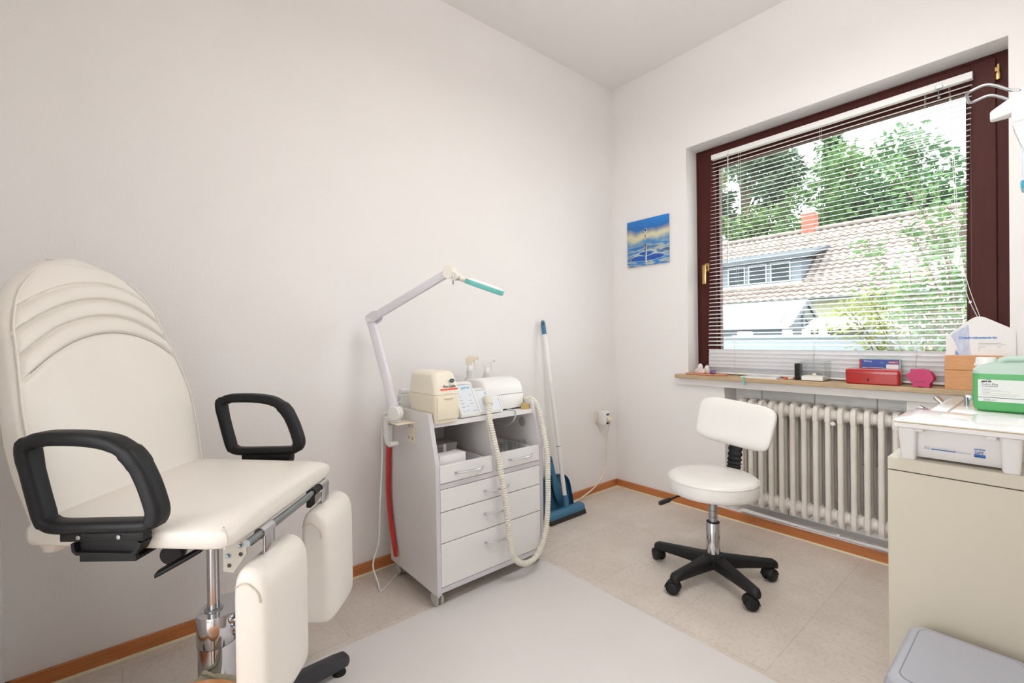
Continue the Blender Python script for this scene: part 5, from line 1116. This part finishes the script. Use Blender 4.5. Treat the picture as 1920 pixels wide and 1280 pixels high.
b = newbm(); box(b, (1.163, -0.028, ZS + 0.0035), (1.254, 0.050, ZS + 0.024)); obj('sheets', b, mat('note sheets', (236, 234, 228), 0.7, var=0.03, vscale=60, stretch=(1, 1, 12)), t, smooth=False)
b = newbm(); lathe(b, [(0.001, 0), (0.010, 0.001), (0.010, 0.008), (0.006, 0.012), (0.001, 0.013)], (1.205, 0.020, ZS + 0.0245), n=16); tag(obj('shell', b, m_ivory, origin=(1.205, 0.02, ZS + 0.0245)), 'tiny pale shell lying on top of the note sheets', 'shell')
t = thing('cash_box', 'red metal cash box with a keyhole on the middle of the sill', 'cash box', (1.446, -0.005, ZS))
b = newbm(); loft(b, [rbox_ring(1.352, 1.540, -0.035, 0.029, ZS, 0.008), rbox_ring(1.348, 1.544, -0.0392, 0.0332, ZS + 0.005, 0.010), rbox_ring(1.3475, 1.5445, -0.0397, 0.0337, ZS + 0.047, 0.010)]); obj('tray', b, m_red, t)
b = newbm(); loft(b, [rbox_ring(1.347, 1.545, -0.0402, 0.0342, ZS + 0.0475, 0.010), rbox_ring(1.347, 1.545, -0.0402, 0.0342, ZS + 0.060, 0.010), rbox_ring(1.3495, 1.5425, -0.0380, 0.0320, ZS + 0.0665, 0.010), rbox_ring(1.355, 1.537, -0.0325, 0.0265, ZS + 0.0695, 0.010)]); li = obj('lid', b, m_red, t)
b = newbm(); cyl(b, (1.434, -0.0412, ZS + 0.022), (1.434, -0.040, ZS + 0.022), 0.004, n=14); box(b, (1.4325, -0.0412, ZS + 0.012), (1.4355, -0.040, ZS + 0.021)); obj('keyhole', b, m_printd, t)
b = newbm(); tube(b, spline([(1.405, -0.005, ZS + 0.0705), (1.412, -0.005, ZS + 0.0735), (1.446, -0.005, ZS + 0.0745), (1.480, -0.005, ZS + 0.0735), (1.487, -0.005, ZS + 0.0705)], 5), 0.0022, 8); obj('bail_handle', b, m_chrome, li)
t = thing('receipt_book', 'blue and red receipt book standing behind the red cash box', 'book', (1.46, 0.045, ZS))
b = newbm(); box(b, (1.386, 0.038, ZS), (1.533, 0.045, ZS + 0.112)); obj('pages', b, m_paper, t, smooth=False)
b = newbm(); box(b, (1.385, 0.0365, ZS), (1.531, 0.0381, ZS + 0.111)); cv = obj('cover', b, mat('receipt book blue', (46, 74, 158), 0.4, var=0.02), t, smooth=False)
b = newbm(); box(b, (1.3845, 0.0360, ZS), (1.392, 0.0455, ZS + 0.1115)); obj('spine', b, m_red, t, smooth=False)
b = newbm(); box(b, (1.385, 0.0452, ZS), (1.535, 0.0462, ZS + 0.1135)); obj('back_cover', b, mat('green card', (120, 164, 96), 0.6), t, smooth=False)
ry = 0.0363
text('lettering', 'Quittung', 0.0095, (1.402, ry, ZS + 0.0995), xd, zd, m_paper, cv, squeeze=0.85)
b = newbm(); prism(b, [(1.493 + u, ry, ZS + 0.0985 + v) for u, v in ((0, -0.005), (0.033, -0.005), (0.035, 0), (0.033, 0.005), (0, 0.005), (-0.002, 0))], (0, -0.0004, 0)); obj('logo_print', b, m_red, cv, smooth=False)
text('lettering', 'herlitz', 0.0078, (1.4955, ry - 0.0005, ZS + 0.0960), xd, zd, m_paper, cv)
b = newbm(); box(b, (1.484, ry - 0.0004, ZS + 0.060), (1.528, ry, ZS + 0.089)); obj('label_field', b, m_paper, cv, smooth=False)
b = newbm(); box(b, (1.463, ry - 0.0004, ZS + 0.098), (1.474, ry, ZS + 0.0995)); box(b, (1.463, ry - 0.0004, ZS + 0.093), (1.478, ry, ZS + 0.094)); obj('small_print', b, mat('light blue print', (150, 168, 212), 0.6, var=0), cv, smooth=False)
t = thing('piggy_bank', 'flat magenta wooden piggy bank between the cash box and the wooden box', 'piggy bank', (1.61, -0.015, ZS))
pig = [(-0.046, 0.044), (-0.045, 0.055), (-0.036, 0.058), (-0.030, 0.066), (-0.031, 0.077), (-0.022, 0.074), (-0.010, 0.077), (0.005, 0.0775), (0.020, 0.0735), (0.031, 0.066), (0.039, 0.054), (0.042, 0.044), (0.0425, 0.034), (0.038, 0.025), (0.031, 0.018), (0.030, 0.0), (0.014, 0.0), (0.008, 0.003), (-0.002, 0.003), (-0.008, 0.0), (-0.024, 0.0), (-0.024, 0.014), (-0.032, 0.022), (-0.038, 0.034)]
b = newbm(); sk_ = 0.0
prism(b, [(1.611 + x, -0.040, ZS + z) for x, z in pig], (0.004, 0.040, 0)); obj('body', b, m_pink, t, smooth=False, bevel=0.0015)
b = newbm(); box(b, (1.594, -0.0406, ZS + 0.0225), (1.628, -0.0396, ZS + 0.0245)); obj('belly_line', b, mat('dark magenta', (120, 20, 62), 0.5), t, smooth=False)
t = thing('wooden_box', 'beech wood card index box at the right end of the window sill', 'box', (1.775, 0.0, ZS))
b = newbm(); box(b, (1.688, -0.048, ZS), (1.862, 0.048, ZS + 0.078), 0.001, 1); obj('body', b, m_beech, t)
b = newbm(); box(b, (1.688, -0.048, ZS + 0.0792), (1.862, 0.048, ZS + 0.1365), 0.001, 1); obj('lid', b, m_beech, t)
t = thing('gift_voucher', 'white gift voucher envelope with a pointed flap standing on the wooden box', 'voucher', (1.78, -0.005, ZS + 0.137))
ev = [(1.688, 0.9435), (1.688, 1.020), (1.698, 1.030), (1.760, 1.088), (1.772, 1.096), (1.786, 1.0985), (1.799, 1.095), (1.812, 1.087), (1.879, 1.044), (1.883, 1.036), (1.883, 0.9435)]
b = newbm(); prism(b, [(x, -0.012 + 0.05 * (z - 0.9435), z) for x, z in ev], (0, 0.0015, 0)); en = obj('envelope', b, m_paper, t, smooth=False)
m_leaf = mat('pale blue print of feet', (196, 202, 222), 0.7, var=0.12, vscale=40, stretch=(3, 1, 1))
b = newbm(); foot = [(1.722, 0.945), (1.762, 0.945), (1.759, 0.968), (1.757, 1.000), (1.757, 1.040), (1.754, 1.0655), (1.735, 1.052), (1.706, 1.030), (1.703, 1.022), (1.715, 0.995), (1.722, 0.970)]
prism(b, [(x, -0.0124 + 0.05 * (z - 0.9435), z) for x, z in foot], (0, 0.0005, 0)); obj('picture_print', b, m_leaf, en, smooth=False)
b = newbm(); prism(b, [(x, -0.0126 + 0.05 * (z - 0.9435), z) for x, z in ((1.716, 0.945), (1.728, 0.945), (1.717, 0.966))], (0, 0.0005, 0)); obj('picture_accent', b, mat('steel blue print', (120, 150, 192), 0.7), en, smooth=False)
ez = V((0, 0.05, 1)).normalized()
text('lettering', 'Geschenkgutschein', 0.0135, (1.7265, -0.0124 + 0.05 * 0.066, 1.0095), xd, ez, mat('azure print', (72, 128, 204), 0.7, var=0), en, squeeze=1.02, bold=0.0004)
b = newbm()
for z, x0, w in ((0.991, 1.782, 0.062), (0.985, 1.782, 0.075), (0.9765, 1.782, 0.020), (0.9765, 1.834, 0.010), (0.970, 1.782, 0.005), (0.963, 1.782, 0.006)): prism(b, [(x0, -0.0126 + 0.05 * (z - 0.9435), z), (x0 + w, -0.0126 + 0.05 * (z - 0.9435), z), (x0 + w, -0.0126 + 0.05 * (z - 0.9425), z + 0.0013), (x0, -0.0126 + 0.05 * (z - 0.9425), z + 0.0013)], (0, 0.0005, 0))
obj('small_print', b, mat('warm grey print', (160, 150, 150), 0.7, var=0), en, smooth=False)

# ------------------------------------------------------------------ outside, seen through the blind
GZ = -0.6
m_ground = mat('garden ground', (150, 150, 130), 0.9, var=0.2, vscale=1.5)
b = newbm(); box(b, (-60, T + 0.05, GZ - 0.2), (60, 90, GZ)); struct('ground', b, m_ground, 'garden ground outside', smooth=False)
def tile_mat(name, c1, c2):
    m = bpy.data.materials.new(name); m.use_nodes = True; nt = m.node_tree; bb = nt.nodes['Principled BSDF']
    tc = nt.nodes.new('ShaderNodeTexCoord'); n = nt.nodes.new('ShaderNodeTexNoise'); n.inputs['Scale'].default_value = 3.0; n.inputs['Detail'].default_value = 8
    nt.links.new(tc.outputs['Object'], n.inputs['Vector'])
    r = nt.nodes.new('ShaderNodeValToRGB'); r.color_ramp.elements[0].position = 0.35; r.color_ramp.elements[0].color = rgb(c1); r.color_ramp.elements[1].position = 0.65; r.color_ramp.elements[1].color = rgb(c2)
    nt.links.new(n.outputs['Fac'], r.inputs['Fac']); nt.links.new(r.outputs['Color'], bb.inputs['Base Color']); bb.inputs['Roughness'].default_value = 0.8
    return m
m_tile = tile_mat('weathered roof tiles', (112, 99, 92), (136, 124, 117))
m_rend = mat('pale render', (150, 150, 126), 0.9, var=0.05)
m_wallg = mat('blue grey cladding', (96, 104, 112), 0.7, var=0.06)
m_glassd = mat('dark window glass', (40, 48, 52), 0.3, spec=0.2, var=0.1, vscale=2)
m_winw = mat('white window frame', (150, 156, 166), 0.5)
def tiles(bm, x0, x1, pts, row=0.30, wav=0.30, amp=0.035, skip=None):
    """rows of wavy roof tiles on the slope from pts[0] (eave y,z) to pts[1] (ridge y,z); each row overlaps the next"""
    (y0, z0), (y1, z1) = pts; Ls = math.hypot(y1 - y0, z1 - z0); n = int(Ls / row); dy, dz = (y1 - y0) / Ls, (z1 - z0) / Ls; ny, nz = -dz, dy
    nx = int((x1 - x0) / wav * 4)
    for i in range(n):
        s0, s1 = i * row, (i + 1) * row + 0.05
        def line(s, off): return [bm.verts.new(V((x0 + (x1 - x0) * k / nx, y0 + dy * s + ny * (off + amp * math.sin(2 * PI * k / 4)), z0 + dz * s + nz * (off + amp * math.sin(2 * PI * k / 4))))) for k in range(nx + 1)]
        a, c = line(s0, 0.055), line(s1, 0.0); d = line(s0, -0.02)
        for k in range(nx):
            xm = x0 + (x1 - x0) * (k + 0.5) / nx; sm = (s0 + s1) / 2
            if skip and skip(xm, y0 + dy * sm): continue
            bm.faces.new((a[k], a[k + 1], c[k + 1], c[k])); bm.faces.new((d[k], d[k + 1], a[k + 1], a[k]))
hA = rad(-1.5)
t = HOUSE = thing('house', 'long house with a weathered tiled roof, chimney and dormer beyond the garden', 'house', (-6, 20, GZ))
HX0, HX1 = -16.0, -0.4; EY, EZ, RY, RZ = 18.0, 2.42, 22.7, 6.0
b = newbm(); box(b, (HX0, 18.5, GZ), (HX1 - 0.3, 26.9, 2.45)); prism(b, [(HX1 - 0.3, 18.5, 2.45), (HX1 - 0.3, 26.9, 2.45), (HX1 - 0.3, RY, 5.75)], (-0.3, 0, 0)); obj('wall', b, m_rend, t, smooth=False)
def dorm_y(z): return EY + (z - EZ) * (RY - EY) / (RZ - EZ)
DX1 = -4.95; DYF, DZ0, DZ1 = 19.0, 3.18, 4.20
b = newbm(); tiles(b, HX0, HX1, ((EY, EZ), (RY, RZ)), skip=lambda x, y: x < DX1 and 19.02 < y < 20.25); obj('roof', b, m_tile, t, smooth=False)
b = newbm(); prism(b, [(HX1, RY, RZ), (HX1, 27.4, EZ), (HX1, 27.4, EZ - 0.1), (HX1, RY, RZ - 0.1)], (HX0 - HX1, 0, 0)); obj('rear_roof', b, m_tile, t, smooth=False)
b = newbm(); rgp = [V((HX0 + 0.4 * i, RY, RZ + 0.03)) for i in range(int((HX1 - HX0) / 0.4) + 1)]
for p, q in zip(rgp, rgp[1:]): cyl(b, p, q + V((0.06, 0, 0)), 0.13, 0.10, 10)
obj('ridge_tiles', b, m_tile, t, smooth=False)
b = newbm(); tube(b, [(HX0, EY - 0.06, EZ - 0.02), (HX1, EY - 0.06, EZ - 0.02)], 0.07, 8); box(b, (HX0, EY + 0.02, EZ - 0.14), (HX1, EY + 0.06, EZ + 0.02)); obj('gutter', b, mat('grey gutter', (104, 108, 108), 0.5), t)
b = newbm(); box(b, (-6.08, 22.55, 5.7), (-5.53, 23.1, 6.82)); ch = obj('chimney', b, mat('orange brick', (164, 76, 58), 0.8, var=0.12, vscale=6), t, smooth=False)
b = newbm(); box(b, (-6.10, 22.53, 6.82), (-5.51, 23.12, 6.88)); box(b, (-6.02, 22.6, 6.88), (-5.90, 22.72, 7.02)); box(b, (-5.86, 22.6, 6.88), (-5.74, 22.72, 7.02)); box(b, (-5.70, 22.6, 6.88), (-5.58, 22.72, 7.02)); box(b, (-6.06, 22.56, 7.02), (-5.55, 23.0, 7.08)); obj('chimney_cap', b, mat('pale concrete', (206, 196, 186), 0.9), ch, smooth=False)
# shed dormer
b = newbm(); prism(b, [(DX1, DYF, DZ0), (DX1, DYF, DZ1), (DX1, dorm_y(DZ1 + 0.1), DZ1 + 0.1)], (HX0 - DX1, 0, 0)); dm = obj('dormer', b, m_wallg, t, smooth=False)
b = newbm(); prism(b, [(DX1 + 0.45, DYF - 0.45, DZ1), (DX1 + 0.45, DYF - 0.45, DZ1 + 0.16), (DX1 + 0.45, dorm_y(DZ1 + 0.75), DZ1 + 0.75), (DX1 + 0.45, dorm_y(DZ1 + 0.55), DZ1 + 0.55)], (HX0 - DX1, 0, 0)); obj('dormer_roof', b, mat('dark roofing felt', (70, 76, 82), 0.7), dm, smooth=False)
for x1, wdt in ((-5.35, 0.80), (-6.30, 0.78), (-7.22, 0.78), (-8.4, 0.9)):
    b = newbm(); ring(b, x1 - wdt, x1, DZ0 + 0.10, DZ1 - 0.06, 0.05, DYF - 0.05, DYF); w_ = obj('window', b, m_winw, dm, smooth=False)
    b = newbm(); box(b, (x1 - wdt + 0.04, DYF - 0.02, DZ0 + 0.14), (x1 - 0.04, DYF - 0.005, DZ1 - 0.10)); obj('pane', b, m_glassd, w_, smooth=False)
b = newbm(); box(b, (HX0, DYF - 0.10, DZ0 - 0.02), (DX1 + 0.05, DYF + 0.1, DZ0 + 0.06)); obj('dormer_sill', b, mat('pale flashing', (216, 196, 180), 0.6), dm, smooth=False)

# white roofed shed
t = thing('garden_shed', 'garden shed with a white roof and grey boarded gable in front of the house', 'shed', (-3.2, 9.0, GZ))
SA = (-1.64, 9.0, 1.80); sh_w, sh_z = 1.02, 1.20
b = newbm(); 
for i in range(12): box(b, (-1.86, 9.0 - 0.9 + i * 0.15, GZ), (-1.84, 9.0 - 0.9 + i * 0.15 + 0.142, 1.26 + (0.52 * (1 - abs((i + 0.5) * 0.15 - 0.9) / 0.95))))
box(b, (-6.0, 8.12, GZ), (-1.87, 9.88, 1.22)); obj('walls', b, m_wallg, t, smooth=False)
m_wr = mat('white sheet roof', (240, 240, 242), 0.6, var=0.01)
b = newbm(); prism(b, [(-1.62, 9.0, 1.80), (-1.62, 9.0 - sh_w, sh_z), (-1.62, 9.0 - sh_w, sh_z - 0.05), (-1.62, 9.0, 1.74)], (-4.6, 0, 0)); prism(b, [(-1.62, 9.0, 1.80), (-1.62, 9.0 + sh_w, sh_z), (-1.62, 9.0 + sh_w, sh_z - 0.05), (-1.62, 9.0, 1.74)], (-4.6, 0, 0)); obj('roof', b, m_wr, t, smooth=False)
b = newbm()
for s in (-1, 1): prism(b, [(-1.60, 9.0, 1.80), (-1.60, 9.0 + s * sh_w, sh_z), (-1.60, 9.0 + s * sh_w, sh_z - 0.09), (-1.60, 9.0, 1.70)], (-0.05, 0, 0))
box(b, (-1.70, 8.05, 1.12), (-1.61, 9.95, 1.18)); obj('bargeboard', b, mat('dark grey boards', (70, 74, 80), 0.6), t, smooth=False)
b = newbm(); box(b, (-1.82, 8.62, 1.20), (-1.79, 8.66, 1.62)); box(b, (-1.82, 9.32, 1.20), (-1.79, 9.36, 1.62)); obj('gable_post', b, m_winw, t, smooth=False)
# playhouse with scalloped white eave
t = thing('garden_shelter', 'small garden shelter with a wavy white roof edge to the right of the shed', 'shelter', (-0.7, 8.1, GZ))
b = newbm(); tiles(b, -1.25, -0.33, ((7.70, 1.13), (8.15, 1.32)), row=0.24, wav=0.17, amp=0.018); obj('roof', b, m_wr, t, smooth=False)
b = newbm(); box(b, (-1.2, 7.8, GZ), (-0.36, 8.3, 1.12)); prism(b, [(-0.34, 7.72, 1.10), (-0.34, 8.16, 1.32), (-0.34, 8.75, 0.95), (-0.34, 8.75, GZ), (-0.34, 7.8, GZ)], (0.02, 0, 0)); obj('walls', b, mat('dark grey boards', (92, 98, 106)), t, smooth=False)
# grey garden wall in front
b = newbm(); box(b, (-7, 6.8, GZ), (0.6, 7.0, 0.965)); box(b, (-7, 6.75, 0.965), (0.6, 7.05, 1.0)); tag(obj('garden_wall', b, mat('blue grey wall paint', (128, 134, 142), 0.8, var=0.05), origin=(-3, 6.9, GZ), smooth=False), 'low blue grey garden wall just above the blind stack', 'garden wall')
# laundry like bright items on the wall
t = thing('garden_table', 'white garden furniture standing behind the low wall in front of the shed', 'garden furniture', (-2.0, 7.5, GZ))
rn = random.Random(3); b = newbm()
for x, w, z in ((-2.42, 0.26, 1.10), (-1.55, 0.14, 1.12), (-1.2, 0.10, 1.13), (-0.92, 0.10, 1.14)): box(b, (x, 7.3, 0.6), (x + w, 7.5, z), 0.03)
box(b, (-2.5, 7.25, 0.985), (-0.8, 7.55, 1.02)); box(b, (-2.4, 7.3, GZ), (-2.34, 7.5, 0.985)); box(b, (-0.95, 7.3, GZ), (-0.89, 7.5, 0.985)); obj('frame', b, m_wr, t, smooth=False)

# trees and shrubs
def leafmat(name, c, v=0.25):
    m = bpy.data.materials.new(name); m.use_nodes = True; nt = m.node_tree; bb = nt.nodes['Principled BSDF']
    g = nt.nodes.new('ShaderNodeTexCoord'); n = nt.nodes.new('ShaderNodeTexNoise'); n.inputs['Scale'].default_value = 0.9; n.inputs['Detail'].default_value = 8
    nt.links.new(g.outputs['Object'], n.inputs['Vector'])
    r = nt.nodes.new('ShaderNodeValToRGB'); cc = rgb(c); r.color_ramp.elements[0].position = 0.3; r.color_ramp.elements[1].position = 0.7
    r.color_ramp.elements[0].color = tuple(x * (1 - v) for x in cc[:3]) + (1,); r.color_ramp.elements[1].color = tuple(min(1, x * (1 + v)) for x in cc[:3]) + (1,)
    nt.links.new(n.outputs['Fac'], r.inputs['Fac']); nt.links.new(r.outputs['Color'], bb.inputs['Base Color']); bb.inputs['Roughness'].default_value = 0.6
    tr = nt.nodes.new('ShaderNodeBsdfTranslucent'); nt.links.new(r.outputs['Color'], tr.inputs[0]); mx = nt.nodes.new('ShaderNodeMixShader'); mx.inputs[0].default_value = 0.4
    nt.links.new(bb.outputs[0], mx.inputs[1]); nt.links.new(tr.outputs[0], mx.inputs[2]); nt.links.new(mx.outputs[0], nt.nodes['Material Output'].inputs[0])
    return m
m_bark = mat('tree bark', (96, 80, 66), 0.9, var=0.2)
def leaf(bm, p, d, n, L, w):
    d = d.normalized(); s = d.cross(n)
    if s.length < 1e-4: s = d.cross(V((0, 0, 1)))
    s.normalize()
    vs = [bm.verts.new(q) for q in (p, p + d * L * 0.5 + s * w, p + d * L, p + d * L * 0.5 - s * w)]
    bm.faces.new(vs)
def tree(name, label, base, h, crown, m, seed, nl, L, kind='round', clumps=26, group='trees behind the house', z0f=0.30):
    rn = random.Random(seed); t = thing(name, label, 'tree', base, 0, group); B = V(base)
    b = newbm(); tube(b, spline([B, B + V((0.1, 0, h * 0.4)), B + V((-0.1, 0.1, h * 0.8)), B + V((0, 0, h * 0.95))], 5), lambda q: 0.03 * h * (1 - q * 0.85), 8)
    cl = []
    for i in range(clumps):
        if kind == 'cone':
            q = rn.random() ** 0.8; z = h * (z0f + (1 - z0f) * q); rr = crown * (1 - q) * 0.95 + 0.15; a = rn.uniform(0, 2 * PI); c = B + V((rr * math.cos(a) * rn.uniform(.4, 1), rr * math.sin(a) * rn.uniform(.4, 1), z)); r = (0.30 * crown * (1 - 0.6 * q), 0.16 * crown)
        else:
            th = rn.uniform(0, 2 * PI); ph = math.acos(rn.uniform(-0.7, 1)); rr = crown * rn.uniform(0.45, 1); zc = h * (z0f + (1 - z0f) / 2)
            c = B + V((rr * math.sin(ph) * math.cos(th), rr * math.sin(ph) * math.sin(th), zc + (h * (1 - z0f) / 2) * math.cos(ph) * rr / crown)); r = (0.36 * crown, 0.26 * crown)
        cl.append((c, r)); tube(b, [B + V((0, 0, max(h * 0.2, (c.z - B.z) * 0.75))), c], lambda q: 0.008 * h * (1 - q * 0.8), 5)
    obj('trunk', b, m_bark, t)
    b = newbm()
    for i in range(nl):
        c, r = cl[i % clumps]
        p = V((rn.gauss(0, 1), rn.gauss(0, 1), rn.gauss(0, 1))); p = p.normalized() * (rn.random() ** 0.45); pos = c + V((p.x * r[0], p.y * r[0], p.z * r[1]))
        d = V((p.x + rn.gauss(0, .5), p.y + rn.gauss(0, .5), p.z * 0.4 + rn.gauss(0, .4) - (0.35 if kind == 'cone' else 0.1))); n = V((rn.gauss(0, .6), rn.gauss(0, .6), 1))
        leaf(b, pos, d, n, L * rn.uniform(.6, 1.3), L * (0.16 if kind == 'cone' else 0.28))
    obj('foliage', b, m, t, smooth=False)
g_dark = leafmat('dark conifer green', (86, 106, 80)); g_mid = leafmat('leaf green', (86, 116, 66)); g_light = leafmat('light leaf green', (112, 138, 82)); g_olive = leafmat('olive pine green', (118, 126, 86)); g_deep = leafmat('deep leaf green', (82, 114, 76))
tree('pine_tree', 'olive green pine at the far left behind the roof', (-16.6, 30, GZ), 15.0, 3.6, g_olive, 1, 3400, 0.55, 'round', 22)
tree('pine_tree', 'tall grey green pine left of the chimney', (-13.2, 33, GZ), 16.8, 3.0, g_dark, 2, 3000, 0.55, 'round', 20)
tree('spruce_tree', 'blue green spruce standing left behind the chimney', (-10.6, 33, GZ), 17.5, 3.4, g_dark, 3, 3400, 0.5, 'cone', 34, z0f=0.15)
tree('spruce_tree', 'dark spruce tip just right of the chimney', (-8.0, 34, GZ), 15.4, 3.2, g_deep, 4, 3400, 0.5, 'cone', 34, z0f=0.15)
tree('leafy_tree', 'light green leafy tree low behind the ridge left of the chimney', (-12.0, 30.8, GZ), 11.2, 2.9, g_light, 5, 3000, 0.38, 'round', 24)
tree('leafy_tree', 'large bright green leafy tree behind the middle of the roof', (-5.8, 30, GZ), 13.3, 3.4, g_mid, 6, 4600, 0.42, 'round', 34)
tree('leafy_tree', 'broad green leafy tree right of the middle of the roof', (-2.9, 29, GZ), 12.2, 2.9, g_deep, 7, 4000, 0.42, 'round', 30)
tree('leafy_tree', 'green leafy tree low at the right end of the roof', (-0.6, 30.8, GZ), 10.0, 2.9, g_mid, 8, 3600, 0.40, 'round', 28)
tree('leafy_tree', 'pale green leafy tree peeping out between the pines', (-14.0, 30.2, GZ), 11.2, 2.3, g_olive, 9, 2000, 0.38, 'round', 18)
# cherry tree near the window, branches from the right
def bush(label, base, specs, m, seed, nl, L, cat='shrub', name='cherry_tree'):
    rn = random.Random(seed); t = thing(name, label, cat, base); B = V(base); b = newbm(); tw = []
    for (e, bend) in specs:
        e = V(e); mid = B.lerp(e, 0.5) + V(bend); pth = spline([B, mid, e], 8); tube(b, pth, lambda q: 0.022 * (1 - q * 0.85), 6); tw += pth[4:]
        for k in range(5, len(pth), 2):
            s = pth[k] + V((rn.gauss(0, .22), rn.gauss(0, .22), rn.gauss(0.05, .2))); tube(b, [pth[k], s], 0.004, 4); tw += [pth[k].lerp(s, f) for f in (0.3, 0.6, 1.0)]
    obj('branches', b, m_bark, t)
    b = newbm()
    for i in range(nl):
        p = tw[rn.randrange(len(tw))] + V((rn.gauss(0, .075), rn.gauss(0, .075), rn.gauss(0, .06)))
        leaf(b, p, V((rn.gauss(0, 1) - 0.5, rn.gauss(0, 1), rn.gauss(-0.5, .5))), V((rn.gauss(0, .7), rn.gauss(0, .7), 1)), L * rn.uniform(.6, 1.25), L * 0.23)
    obj('foliage', b, m, t, smooth=False)
bush('loosely leaved young tree close outside at the right side of the window', (1.30, 5.0, GZ), [((0.55, 5.0, 1.55), (0.1, 0, .3)), ((0.35, 4.8, 2.15), (0.25, 0, .3)), ((0.75, 5.0, 2.45), (.1, 0, .2)), ((1.0, 5.2, 2.9), (.0, 0, .2)), ((0.62, 4.9, 3.15), (.2, 0, .4)), ((1.1, 5.0, 2.2), (.05, .1, .1)), ((1.2, 5.2, 1.7), (.1, 0, 0)), ((0.5, 5.2, 1.85), (.2, 0, .2)), ((1.35, 4.9, 2.6), (0, 0, 0)), ((1.15, 4.8, 1.9), (0, 0, 0))], g_mid, 11, 2300, 0.10, 'tree')
bush('yellowing green shrub low outside at the right side of the window', (0.75, 5.8, GZ), [((-0.15, 5.8, 1.50), (0, 0, .3)), ((0.15, 5.8, 1.62), (0, 0, .3)), ((0.35, 5.9, 1.5), (0, 0, .2)), ((0.6, 5.7, 1.7), (0, 0, .1)), ((0.95, 5.8, 1.6), (0, 0, .1)), ((0.3, 5.6, 1.28), (0, 0, .2)), ((0.85, 5.6, 1.25), (0, 0, .1)), ((0.0, 5.7, 1.3), (0, 0, .1)), ((1.15, 5.8, 1.45), (0, 0, .1))], leafmat('yellowing leaves', (132, 138, 78), 0.3), 12, 2000, 0.10, 'shrub', 'garden_shrub')
